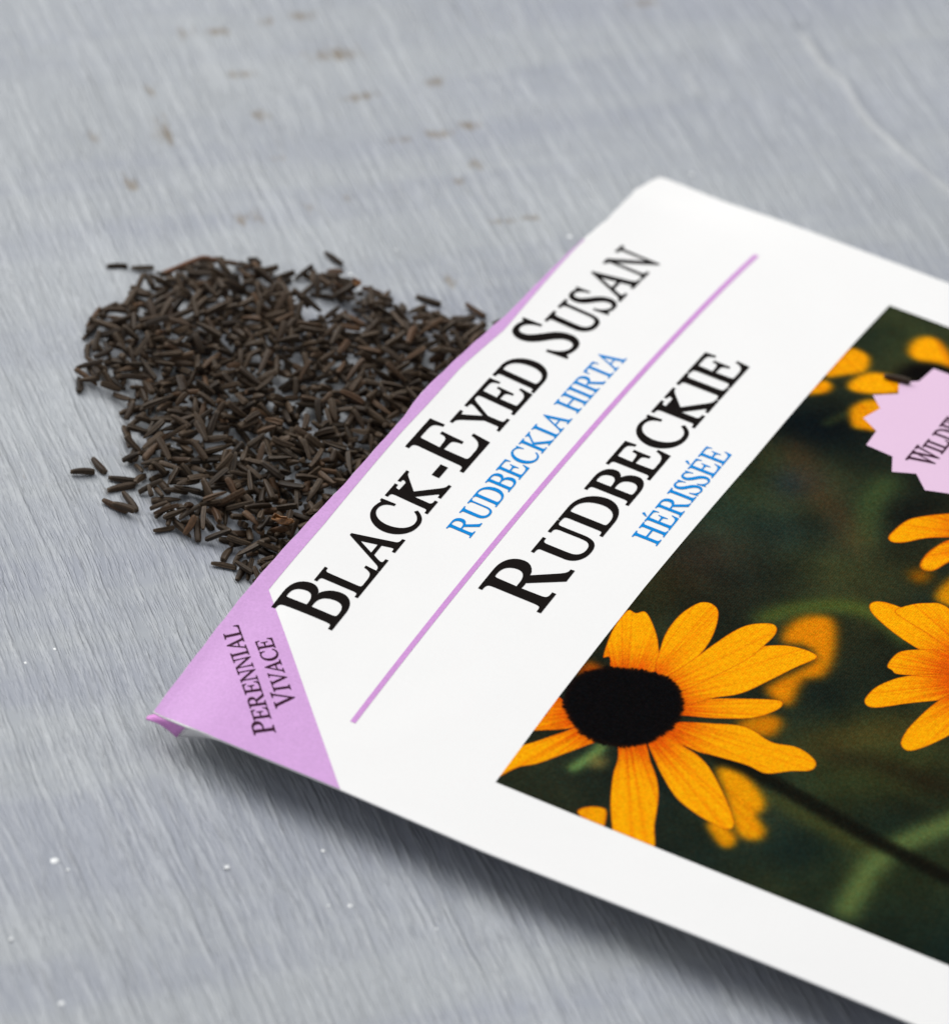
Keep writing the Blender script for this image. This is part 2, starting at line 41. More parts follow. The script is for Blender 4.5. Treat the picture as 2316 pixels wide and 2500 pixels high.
LETTERS={'A':[1066,[[[4,0],[0,27],[31,30],[59,38],[84,51],[107,69],[127,92],[144,120],[282,391],[599,1022],[628,1022],[902,124],[915,93],[933,69],[955,51],[983,39],[1018,31],[1061,27],[1066,0],[661,0],[658,27],[669,27],[709,31],[737,40],[753,56],[758,82],[755,119],[742,168],[689,340],[355,340],[342,338],[331,332],[323,322],[259,194],[247,166],[237,141],[230,120],[226,102],[225,88],[227,77],[236,59],[248,46],[265,38],[286,32],[313,29],[345,27],[348,0]],[[358,393],[673,393],[554,789]]]],'B':[823,[[[16,0],[15,29],[22,29],[63,32],[93,41],[114,57],[127,81],[134,114],[137,156],[135,828],[134,857],[132,882],[127,903],[119,925],[106,942],[88,954],[66,962],[36,968],[1,971],[0,1000],[368,1000],[472,994],[560,976],[632,946],[690,904],[732,850],[759,785],[767,729],[760,680],[738,636],[701,598],[648,567],[581,540],[639,518],[689,489],[732,454],[767,413],[794,366],[813,312],[820,281],[823,251],[823,223],[820,196],[813,171],[803,147],[789,124],[773,103],[753,85],[731,67],[706,52],[678,38],[647,27],[614,17],[578,10],[540,4],[500,1],[456,0]],[[352,556],[402,558],[447,563],[486,572],[520,584],[549,600],[573,618],[591,641],[604,666],[612,693],[615,724],[612,757],[605,793],[587,841],[561,881],[527,911],[486,933],[436,946],[379,951],[351,950],[329,949],[313,946],[302,941],[294,935],[289,926],[286,915],[283,901],[282,883],[281,862],[280,830],[280,785],[283,579],[287,571],[293,565],[302,561],[314,558],[331,557]],[[405,45],[454,47],[498,53],[537,64],[570,78],[598,97],[621,120],[639,147],[651,176],[658,209],[660,245],[656,284],[647,327],[637,357],[625,384],[611,409],[594,431],[574,450],[552,466],[528,480],[501,491],[472,499],[440,505],[405,509],[368,510],[341,510],[319,509],[302,507],[291,502],[284,492],[281,478],[281,156],[283,124],[284,113],[286,104],[288,95],[295,77],[307,63],[323,54],[344,49],[372,46]]]],'C':[900,[[[543,-22],[501,-20],[461,-16],[422,-9],[383,0],[346,12],[310,27],[276,45],[243,65],[211,87],[182,112],[154,139],[128,168],[104,200],[82,233],[62,268],[45,305],[30,344],[18,384],[10,419],[4,454],[1,489],[0,524],[2,559],[6,593],[12,627],[21,660],[31,693],[43,724],[58,755],[74,785],[92,813],[112,840],[133,866],[156,890],[180,912],[206,932],[247,959],[290,982],[335,999],[382,1012],[431,1019],[482,1022],[511,1021],[542,1018],[575,1012],[610,1005],[648,996],[687,984],[703,979],[717,976],[730,975],[748,979],[761,991],[769,1012],[798,1012],[819,715],[789,715],[787,723],[786,731],[784,738],[778,760],[767,793],[754,823],[739,851],[722,876],[702,899],[680,918],[657,935],[631,949],[603,960],[574,968],[542,972],[509,974],[480,973],[451,969],[424,962],[397,953],[371,941],[347,926],[323,909],[301,891],[280,870],[261,847],[243,822],[227,796],[213,767],[200,737],[190,706],[181,673],[175,639],[170,604],[167,568],[167,531],[170,493],[174,454],[181,415],[191,376],[207,325],[226,278],[248,235],[273,196],[302,161],[334,129],[368,102],[404,80],[442,63],[481,50],[522,43],[565,40],[626,45],[684,61],[736,86],[784,121],[827,166],[866,221],[900,197],[879,161],[857,129],[834,100],[809,74],[782,51],[754,32],[724,15],[692,2],[658,-8],[622,-16],[583,-20]]]],'D':[981,[[[12,0],[13,29],[20,29],[61,32],[91,40],[112,55],[126,78],[134,111],[136,156],[135,828],[134,859],[132,883],[129,902],[120,923],[107,941],[89,953],[65,962],[36,968],[0,971],[1,1000],[384,1000],[431,999],[477,994],[522,988],[564,978],[606,965],[646,950],[684,932],[720,912],[754,889],[787,864],[817,837],[845,807],[871,775],[894,741],[915,705],[933,667],[948,627],[961,585],[970,547],[977,509],[980,471],[981,434],[979,398],[974,363],[966,328],[955,295],[942,263],[927,233],[908,203],[887,176],[864,149],[838,125],[810,103],[779,82],[746,64],[710,47],[672,33],[631,21],[589,12],[544,5],[497,1],[447,0]],[[442,48],[481,49],[519,53],[554,59],[586,69],[616,80],[644,95],[670,111],[693,130],[714,150],[733,172],[750,197],[765,223],[778,250],[788,279],[797,309],[803,340],[808,372],[810,406],[810,440],[809,475],[806,510],[801,546],[793,582],[785,618],[768,671],[749,719],[726,762],[699,802],[670,836],[637,867],[601,893],[563,914],[521,931],[476,943],[428,950],[378,952],[350,951],[327,949],[311,944],[298,937],[290,926],[284,910],[281,890],[280,864],[279,832],[280,192],[280,155],[282,126],[286,105],[295,86],[310,71],[331,61],[344,57],[359,54],[377,51],[397,49],[418,48]]]],'E':[874,[[[16,0],[15,29],[21,29],[61,32],[92,40],[112,54],[125,77],[133,111],[135,158],[135,828],[134,859],[131,883],[128,902],[119,923],[106,941],[89,953],[66,962],[36,968],[1,971],[0,1000],[764,1000],[781,783],[757,783],[755,789],[742,830],[728,864],[712,890],[692,911],[667,927],[637,938],[619,942],[599,945],[577,948],[552,949],[525,951],[496,951],[373,951],[347,950],[326,948],[310,944],[298,938],[290,929],[285,917],[282,900],[280,879],[280,853],[279,559],[401,559],[435,560],[465,563],[492,568],[515,574],[534,582],[549,592],[572,619],[585,655],[589,701],[617,701],[611,347],[585,347],[583,366],[579,385],[574,403],[566,431],[556,455],[545,473],[532,486],[516,496],[496,503],[473,507],[444,509],[410,510],[281,510],[281,179],[282,134],[283,121],[284,110],[286,101],[293,84],[305,70],[322,61],[342,55],[369,52],[404,51],[503,51],[537,51],[568,53],[597,56],[625,61],[650,66],[674,73],[696,81],[716,91],[735,102],[752,115],[768,129],[782,145],[795,163],[807,182],[818,202],[828,225],[837,249],[845,275],[874,275],[844,0]]]],'F':[737,[[[15,0],[16,29],[22,29],[50,30],[74,33],[92,39],[106,48],[118,61],[126,77],[131,99],[135,125],[136,158],[135,828],[134,859],[132,883],[129,902],[120,923],[107,941],[89,953],[65,962],[36,968],[0,971],[1,1000],[718,1000],[737,763],[708,763],[708,767],[707,772],[706,777],[702,790],[693,819],[683,844],[672,866],[659,886],[644,902],[629,915],[611,925],[591,934],[568,941],[543,946],[516,948],[486,949],[371,949],[337,948],[313,944],[298,936],[290,927],[285,915],[284,900],[284,803],[287,555],[368,555],[392,555],[414,556],[434,558],[452,560],[469,563],[483,567],[509,578],[529,592],[545,611],[557,635],[567,665],[573,699],[602,699],[605,337],[574,337],[573,348],[571,360],[569,372],[567,384],[564,397],[561,409],[548,443],[532,469],[514,486],[488,497],[451,504],[402,506],[287,506],[291,149],[292,141],[292,131],[293,121],[294,110],[296,102],[297,95],[307,71],[321,54],[340,42],[365,34],[398,29],[439,26],[443,0]]]],'H':[1027,[[[16,0],[15,29],[21,29],[49,30],[72,33],[90,39],[105,48],[117,60],[126,77],[132,98],[135,124],[135,156],[135,828],[134,859],[131,883],[128,902],[119,923],[106,941],[89,953],[66,962],[36,968],[1,971],[0,1000],[399,1000],[399,971],[394,971],[355,968],[325,960],[304,945],[290,922],[282,886],[279,838],[279,614],[279,603],[280,592],[282,582],[285,574],[291,567],[299,563],[309,560],[321,558],[336,558],[706,558],[721,558],[732,560],[739,564],[744,569],[747,578],[748,590],[747,828],[747,857],[744,882],[740,902],[732,923],[718,941],[701,953],[677,962],[648,968],[612,971],[613,1000],[1012,1000],[1011,971],[999,971],[962,968],[934,959],[914,944],[901,921],[893,888],[890,844],[893,172],[894,129],[895,117],[896,106],[898,97],[907,75],[920,58],[938,46],[961,38],[991,32],[1027,29],[1027,0],[628,0],[628,29],[634,29],[662,30],[686,33],[705,39],[719,48],[731,60],[739,77],[745,98],[748,124],[748,156],[748,457],[748,460],[747,464],[747,467],[747,471],[746,475],[745,478],[741,488],[735,494],[728,499],[718,501],[706,502],[691,503],[322,503],[307,502],[296,501],[289,498],[284,493],[281,484],[280,473],[280,172],[282,129],[282,117],[284,106],[286,97],[295,75],[308,58],[325,46],[349,38],[378,32],[414,29],[415,0]]]],'I':[420,[[[15,0],[16,29],[22,29],[50,30],[74,33],[92,39],[106,48],[118,60],[126,77],[131,98],[135,124],[136,156],[135,828],[134,859],[132,883],[129,902],[120,923],[107,941],[89,953],[65,962],[36,968],[0,971],[1,1000],[404,1000],[405,971],[393,971],[356,968],[328,959],[308,944],[295,921],[287,888],[284,844],[285,172],[286,142],[288,117],[292,97],[301,75],[314,58],[331,46],[354,38],[383,32],[419,29],[420,0]]]],'K':[1023,[[[16,0],[15,29],[21,29],[49,30],[72,33],[90,39],[105,48],[117,60],[126,77],[132,98],[135,124],[135,156],[135,828],[134,859],[131,883],[128,902],[119,923],[106,941],[89,953],[66,962],[36,968],[1,971],[0,1000],[396,1000],[395,971],[384,971],[349,969],[322,961],[303,949],[290,929],[282,896],[280,851],[281,571],[280,568],[280,565],[280,561],[281,556],[281,553],[282,551],[285,543],[289,539],[295,538],[302,538],[307,541],[311,545],[588,829],[607,851],[622,871],[634,889],[641,906],[643,921],[642,934],[628,954],[599,967],[555,971],[547,971],[546,1000],[896,1000],[893,973],[886,973],[867,971],[848,966],[828,959],[808,948],[788,934],[768,918],[746,898],[722,875],[696,850],[668,823],[638,794],[606,762],[414,568],[812,149],[831,129],[850,111],[868,95],[886,80],[903,68],[919,57],[952,41],[987,31],[1023,27],[1023,0],[595,0],[596,27],[607,27],[635,29],[657,33],[673,39],[683,49],[687,62],[685,79],[681,91],[674,104],[664,118],[651,135],[636,152],[618,171],[317,490],[309,496],[302,500],[295,501],[286,499],[281,493],[280,483],[282,160],[282,134],[284,114],[286,100],[296,75],[311,56],[330,44],[355,36],[388,31],[428,29],[429,0]]]],'L':[877,[[[16,0],[15,29],[21,29],[61,32],[92,40],[113,55],[126,78],[134,111],[137,156],[135,828],[135,844],[134,858],[134,871],[133,883],[131,893],[129,902],[120,923],[107,941],[89,953],[66,962],[36,968],[1,971],[0,1000],[397,1000],[395,973],[357,970],[327,961],[307,946],[293,923],[285,889],[282,845],[283,198],[284,137],[285,125],[286,115],[287,110],[295,88],[307,73],[323,62],[344,56],[372,52],[408,51],[511,51],[547,51],[581,53],[612,55],[640,59],[666,64],[689,70],[710,77],[729,87],[747,97],[763,110],[778,124],[791,140],[802,158],[813,179],[824,201],[833,226],[842,254],[850,283],[877,283],[860,0]]]],'N':[971,[[[821,-23],[202,802],[201,181],[201,161],[202,144],[203,129],[204,115],[206,103],[209,92],[218,70],[231,54],[248,43],[272,37],[303,32],[342,29],[342,0],[16,0],[15,29],[56,32],[87,40],[109,54],[124,77],[133,111],[135,156],[139,845],[139,850],[139,856],[138,862],[138,868],[137,874],[135,879],[126,900],[112,921],[91,941],[66,958],[40,968],[11,971],[1,971],[0,1000],[210,1000],[785,233],[786,819],[786,839],[785,856],[784,871],[782,885],[780,897],[778,908],[769,930],[756,946],[738,957],[714,963],[683,968],[644,971],[643,1000],[971,1000],[970,971],[942,970],[919,967],[899,961],[883,952],[871,940],[862,924],[855,903],[851,877],[850,844],[848,-23]]]],'O':[973,[[[503,-22],[464,-20],[427,-17],[390,-10],[355,-2],[320,9],[287,23],[255,39],[225,57],[196,77],[169,100],[143,124],[119,151],[97,180],[77,210],[60,242],[44,276],[30,311],[19,348],[11,381],[6,414],[2,446],[0,479],[0,511],[3,543],[7,575],[13,607],[20,638],[29,668],[40,698],[52,727],[66,755],[81,782],[98,808],[116,833],[135,857],[155,879],[177,900],[200,920],[224,938],[249,955],[275,970],[301,983],[329,995],[357,1005],[387,1012],[416,1017],[447,1021],[477,1022],[516,1020],[554,1017],[590,1010],[626,1001],[660,990],[692,975],[724,959],[753,940],[782,920],[808,897],[833,872],[857,845],[878,817],[898,786],[915,755],[931,721],[944,687],[955,650],[961,624],[966,597],[970,570],[972,543],[973,515],[973,488],[971,460],[968,433],[964,406],[959,379],[952,353],[945,327],[936,301],[927,276],[916,251],[904,228],[892,205],[878,182],[864,160],[849,140],[833,121],[816,102],[798,85],[779,69],[741,42],[699,19],[655,1],[607,-12],[557,-19]],[[493,22],[518,23],[541,26],[564,32],[586,40],[606,50],[626,62],[645,76],[663,92],[679,110],[695,129],[710,150],[724,172],[737,196],[749,220],[760,246],[769,273],[778,301],[785,330],[791,360],[796,390],[799,421],[802,453],[803,485],[803,517],[802,550],[799,583],[795,615],[790,648],[783,680],[775,712],[762,754],[747,792],[730,827],[711,858],[690,886],[667,910],[641,931],[615,948],[586,961],[556,971],[525,976],[492,978],[466,977],[442,973],[417,967],[394,958],[372,947],[350,933],[329,917],[309,898],[291,878],[273,856],[257,832],[242,806],[228,778],[216,748],[205,717],[195,685],[188,651],[181,616],[177,589],[174,562],[172,535],[171,508],[171,481],[172,454],[174,428],[176,401],[180,374],[185,348],[190,321],[197,295],[210,253],[225,214],[243,178],[263,146],[285,118],[310,92],[337,71],[365,53],[395,39],[426,30],[459,24]]]],'P':[767,[[[16,0],[15,29],[22,29],[62,32],[92,40],[113,53],[126,76],[133,110],[135,156],[135,828],[134,857],[132,881],[128,902],[119,924],[106,942],[88,954],[66,962],[36,968],[1,971],[0,1000],[393,1000],[487,994],[568,975],[636,944],[690,900],[730,844],[757,776],[763,748],[766,720],[767,694],[764,669],[758,645],[749,622],[737,601],[722,581],[705,562],[685,545],[662,530],[637,517],[609,505],[579,495],[546,488],[511,483],[474,479],[434,478],[301,478],[289,476],[282,471],[280,461],[282,139],[284,118],[284,111],[285,104],[287,98],[297,74],[312,55],[332,43],[359,36],[393,31],[436,29],[435,0]],[[362,522],[409,524],[451,529],[488,539],[520,553],[546,570],[568,591],[584,616],[596,643],[602,674],[604,707],[600,744],[592,783],[583,812],[572,838],[559,861],[545,882],[528,899],[510,915],[490,928],[467,938],[442,946],[415,952],[386,955],[354,957],[329,955],[310,950],[297,941],[288,927],[283,904],[280,871],[280,566],[281,559],[282,551],[284,543],[287,536],[292,530],[300,526],[312,524],[333,522]]]],'R':[988,[[[16,0],[15,29],[22,29],[63,32],[93,41],[114,57],[127,81],[134,114],[137,156],[135,828],[134,857],[132,882],[127,903],[119,925],[106,942],[88,954],[66,962],[36,968],[1,971],[0,1000],[423,1000],[472,998],[518,994],[560,986],[599,975],[635,960],[667,943],[696,923],[721,900],[743,874],[761,847],[776,816],[787,783],[796,719],[788,661],[761,611],[717,569],[655,534],[574,506],[794,184],[812,158],[829,135],[845,115],[861,96],[876,80],[890,66],[919,46],[949,33],[982,29],[988,29],[987,0],[763,0],[431,491],[399,491],[333,493],[315,494],[297,495],[282,497],[282,191],[283,151],[286,120],[290,98],[299,74],[312,56],[330,43],[352,34],[380,29],[413,27],[429,27],[428,0]],[[378,538],[425,539],[468,545],[506,554],[539,567],[567,583],[590,603],[609,627],[622,652],[630,681],[632,712],[630,746],[623,782],[603,834],[574,877],[537,910],[490,933],[435,948],[371,952],[349,952],[330,949],[315,946],[303,940],[294,931],[288,919],[285,903],[282,882],[281,857],[281,543],[327,540],[344,539],[361,538]]]],'S':[615,[[[365,-20],[333,-19],[300,-16],[265,-10],[228,-2],[189,9],[148,22],[141,24],[134,26],[128,27],[122,28],[117,29],[112,29],[88,24],[73,8],[66,-17],[40,-17],[0,314],[27,315],[42,270],[59,228],[79,190],[100,156],[124,125],[151,98],[179,75],[208,57],[238,42],[270,31],[303,25],[337,23],[372,26],[402,35],[429,50],[451,70],[467,94],[479,122],[484,154],[483,188],[476,225],[468,250],[455,275],[439,300],[420,324],[398,349],[374,374],[353,394],[331,413],[307,434],[226,499],[194,525],[165,550],[138,574],[115,597],[95,618],[78,639],[63,659],[50,679],[38,699],[28,719],[20,739],[14,760],[8,785],[5,808],[4,831],[5,853],[8,874],[14,895],[21,914],[31,931],[43,947],[56,962],[72,976],[90,988],[109,998],[130,1007],[153,1013],[177,1018],[203,1021],[231,1022],[254,1021],[276,1020],[298,1018],[320,1015],[341,1009],[363,1003],[414,988],[425,985],[433,983],[438,983],[460,987],[475,998],[483,1017],[511,1017],[544,724],[521,724],[508,764],[494,800],[478,833],[460,863],[441,889],[419,912],[397,931],[373,947],[348,960],[321,968],[294,974],[265,975],[241,974],[219,970],[199,964],[182,956],[168,944],[156,931],[146,915],[140,897],[136,878],[136,857],[138,834],[144,809],[155,780],[172,750],[196,720],[210,704],[225,689],[240,673],[257,657],[274,641],[293,626],[377,556],[466,483],[499,452],[528,419],[553,385],[574,349],[591,311],[604,272],[610,244],[614,218],[615,192],[614,168],[610,145],[603,122],[594,101],[583,81],[570,63],[555,47],[538,32],[518,18],[497,6],[474,-3],[449,-11],[423,-16],[395,-19]]]],'T':[853,[[[218,0],[216,29],[228,29],[260,30],[286,34],[308,41],[325,52],[338,68],[347,89],[353,116],[357,151],[358,192],[360,897],[360,906],[359,915],[357,923],[349,937],[334,945],[312,948],[273,948],[243,947],[216,946],[192,943],[169,940],[149,935],[130,929],[100,914],[75,894],[58,868],[46,838],[38,800],[34,757],[1,760],[0,1000],[832,1000],[853,753],[825,753],[824,761],[823,768],[821,776],[814,799],[806,825],[797,848],[787,868],[775,886],[762,901],[747,914],[731,924],[711,933],[688,939],[661,944],[632,947],[599,948],[540,948],[529,947],[520,944],[514,939],[510,932],[508,923],[507,910],[504,199],[504,155],[507,120],[512,92],[522,70],[536,53],[556,42],[582,35],[615,30],[657,29],[673,29],[672,0]]]],'U':[994,[[[553,-22],[505,-20],[460,-14],[416,-4],[375,10],[337,29],[300,51],[267,76],[238,104],[213,135],[192,168],[175,204],[163,243],[158,261],[155,282],[152,306],[150,331],[149,360],[149,390],[147,834],[147,863],[145,886],[142,903],[132,926],[119,944],[100,956],[75,964],[42,969],[0,973],[0,1000],[422,1000],[424,973],[409,973],[368,969],[337,957],[316,938],[309,925],[303,909],[298,891],[295,870],[293,847],[293,821],[295,415],[296,374],[297,338],[299,306],[301,279],[305,255],[309,236],[318,207],[330,181],[344,157],[360,135],[379,116],[401,98],[425,83],[450,71],[477,61],[505,55],[536,50],[567,49],[595,50],[620,53],[644,57],[666,63],[687,71],[706,81],[724,92],[739,105],[753,119],[766,135],[776,152],[785,171],[792,193],[798,221],[802,254],[805,294],[807,339],[808,390],[807,763],[807,788],[806,811],[804,833],[802,852],[799,870],[795,886],[784,916],[770,939],[752,954],[729,964],[697,970],[656,973],[655,1000],[991,1000],[994,973],[974,973],[949,971],[928,965],[910,956],[896,942],[885,925],[878,905],[876,891],[874,874],[872,853],[871,828],[871,799],[871,767],[873,351],[872,307],[870,267],[866,229],[859,194],[852,162],[842,133],[830,107],[816,83],[800,62],[782,44],[762,28],[739,14],[715,3],[687,-6],[658,-13],[625,-18],[591,-21]]]],'V':[1027,[[[535,-22],[186,850],[167,890],[146,922],[122,944],[94,959],[61,968],[21,971],[7,971],[0,1000],[400,1000],[405,974],[393,974],[353,971],[326,961],[312,945],[310,920],[318,882],[335,832],[584,205],[825,806],[835,834],[842,859],[847,880],[849,898],[848,913],[845,925],[835,942],[821,954],[804,962],[783,967],[756,970],[724,971],[717,1000],[1025,1000],[1027,971],[1024,971],[999,967],[978,955],[960,934],[951,921],[943,906],[934,889],[926,870],[916,849],[907,827],[567,-22]]]],'W':[1349,[[[495,-22],[182,848],[173,870],[164,890],[154,907],[143,922],[131,935],[118,945],[104,954],[88,961],[70,966],[51,970],[29,973],[6,974],[0,1000],[402,1000],[405,974],[393,974],[353,971],[326,961],[312,945],[308,920],[314,882],[330,832],[539,249],[695,763],[664,851],[647,890],[626,921],[603,944],[576,960],[543,969],[505,973],[495,973],[490,1000],[873,1000],[875,973],[846,971],[824,967],[807,961],[796,951],[790,936],[790,915],[794,889],[803,855],[817,814],[1016,259],[1161,801],[1167,827],[1171,852],[1172,874],[1172,894],[1169,912],[1165,928],[1157,940],[1144,951],[1126,959],[1103,966],[1076,970],[1043,973],[1042,1000],[1344,1000],[1349,973],[1345,973],[1319,968],[1297,956],[1278,934],[1270,920],[1263,905],[1255,887],[1248,867],[1240,845],[1234,821],[1004,-22],[977,-22],[730,668],[523,-22]]]],'Y':[1010,[[[366,0],[369,26],[404,29],[434,33],[457,39],[474,47],[487,59],[495,74],[499,92],[502,115],[502,142],[493,432],[254,788],[239,811],[224,832],[209,852],[195,869],[182,885],[169,900],[143,923],[118,942],[92,955],[65,964],[35,969],[1,971],[0,1000],[434,1000],[432,971],[395,968],[367,963],[348,957],[336,946],[331,931],[335,910],[338,901],[343,890],[348,880],[369,845],[595,506],[748,770],[768,805],[783,835],[793,860],[800,882],[803,902],[800,919],[792,935],[779,948],[760,958],[748,962],[735,965],[720,967],[704,969],[686,970],[666,971],[665,1000],[1009,1000],[1010,968],[984,964],[960,952],[937,932],[925,919],[913,904],[901,887],[888,868],[874,847],[861,824],[637,441],[646,142],[648,114],[649,104],[651,95],[653,87],[663,64],[679,48],[699,38],[727,31],[765,27],[811,26],[810,0]]]]}

MM = 0.001
sc = bpy.context.scene
COL = sc.collection
rnd = random.Random(7)
nrs = np.random.RandomState(11)

# ---------------------------------------------------------------- camera, world, lamps, exposure
cam_d = bpy.data.cameras.new('camera')
cam = bpy.data.objects.new('camera', cam_d); COL.objects.link(cam)
ix = Vector(CAM[1]); iy = Vector(CAM[2]); iz = ix.cross(iy)
cam.matrix_world = Matrix.Translation(Vector(CAM[0]) * MM) @ Matrix((ix, iy, iz)).transposed().to_4x4()
cam_d.sensor_fit = 'VERTICAL'; cam_d.sensor_height = 24; cam_d.sensor_width = 24
cam_d.lens = 14000 / 2500 * 24
cam_d.clip_start = .01; cam_d.clip_end = 20
cam_d.dof.use_dof = True
cam_d.dof.focus_distance = FOCUS * MM
cam_d.dof.aperture_fstop = 27
cam_d.dof.aperture_blades = 8
sc.camera = cam

world = bpy.data.worlds.new("World"); sc.world = world; world.use_nodes = True
bg = world.node_tree.nodes['Background']
bg.inputs[0].default_value = (.94, .96, 1.0, 1); bg.inputs[1].default_value = .46

def area(name, loc, target, size, power, color):
    l = bpy.data.lights.new(name, 'AREA'); l.shape = 'RECTANGLE'; l.size, l.size_y = size
    l.energy = power; l.color = color
    o = bpy.data.objects.new(name, l); COL.objects.link(o); o.location = loc
    o.rotation_euler = (Vector(target) - Vector(loc)).to_track_quat('-Z', 'Y').to_euler()
    return o
area('window_light', (-.46, .34, .56), (0, 0, 0), (.68, .56), 5.7, (1.0, .985, .955))
area('overhead_fill', (.25, .25, .9), (0, 0, 0), (.6, .6), 3.2, (1.0, .99, .97))  # broad fill light added from above, besides the key light

sc.view_settings.view_transform = 'Standard'; sc.view_settings.look = 'None'
sc.view_settings.exposure = 0; sc.view_settings.gamma = 1
sc.cycles.use_denoising = True
sc.cycles.max_bounces = 8

# ---------------------------------------------------------------- helpers
def lin(r, g, b, k=1.0):
    f = lambda c: ((c/255/12.92) if c/255 <= .04045 else ((c/255+.055)/1.055)**2.4) * k
    return (f(r), f(g), f(b), 1)

def link(name, mesh, mat=None, parent=None):
    o = bpy.data.objects.new(name, mesh); COL.objects.link(o)
    if mat and not mesh.materials: mesh.materials.append(mat)
    if parent: o.parent = parent
    return o

def mesh_of(name, verts, faces, smooth=True):
    m = bpy.data.meshes.new(name); m.from_pydata([tuple(v) for v in verts], [], faces)
    if smooth: m.polygons.foreach_set('use_smooth', [True]*len(m.polygons))
    m.update(); return m

def tag(o, label=None, cat=None, group=None, kind=None):
    for k, v in (('label', label), ('category', cat), ('group', group), ('kind', kind)):
        if v: o[k] = v
    return o

class NT:
    """small node-tree writer"""
    def __init__(s, name):
        s.m = bpy.data.materials.new(name); s.m.use_nodes = True
        s.t = s.m.node_tree; s.b = s.t.nodes['Principled BSDF']
    def n(s, typ, ins=(), **kw):
        x = s.t.nodes.new(typ)
        for k, v in kw.items(): setattr(x, k, v)
        for k, v in (ins.items() if isinstance(ins, dict) else enumerate(ins)):
            if v is None: continue
            if isinstance(v, bpy.types.NodeSocket): s.t.links.new(v, x.inputs[k])
            elif isinstance(v, bpy.types.Node): s.t.links.new(v.outputs[0], x.inputs[k])
            else: x.inputs[k].default_value = v
        return x
    def math(s, op, a, b=None, clamp=False):
        return s.n('ShaderNodeMath', [a, b] if b is not None else [a], operation=op, use_clamp=clamp).outputs[0]
    def mix(s, f, a, b, mode='MIX'):
        x = s.n('ShaderNodeMix', data_type='RGBA', blend_type=mode)
        for i, v in ((0, f), (6, a), (7, b)):
            if isinstance(v, bpy.types.NodeSocket): s.t.links.new(v, x.inputs[i])
            else: x.inputs[i].default_value = v
        return x.outputs[2]
    def ramp(s, f, *stops):
        x = s.n('ShaderNodeMapRange', {0: f, 1: stops[0], 2: stops[1], 3: stops[2], 4: stops[3]})
        x.clamp = True; return x.outputs[0]
    def noise(s, vec, scale, detail=3, rough=.55, dist=0):
        return s.n('ShaderNodeTexNoise', {'Vector': vec, 'Scale': scale, 'Detail': detail, 'Roughness': rough, 'Distortion': dist}).outputs[0]
    def set(s, **kw):
        for k, v in kw.items():
            k = k.replace('_', ' ')
            if isinstance(v, bpy.types.NodeSocket): s.t.links.new(v, s.b.inputs[k])
            else: s.b.inputs[k].default_value = v
        return s.m
    def bump(s, h, strength, dist, normal=None):
        x = s.n('ShaderNodeBump', {'Strength': strength, 'Distance': dist, 'Height': h})
        if normal is not None: s.t.links.new(normal, x.inputs['Normal'])
        return x.outputs[0]

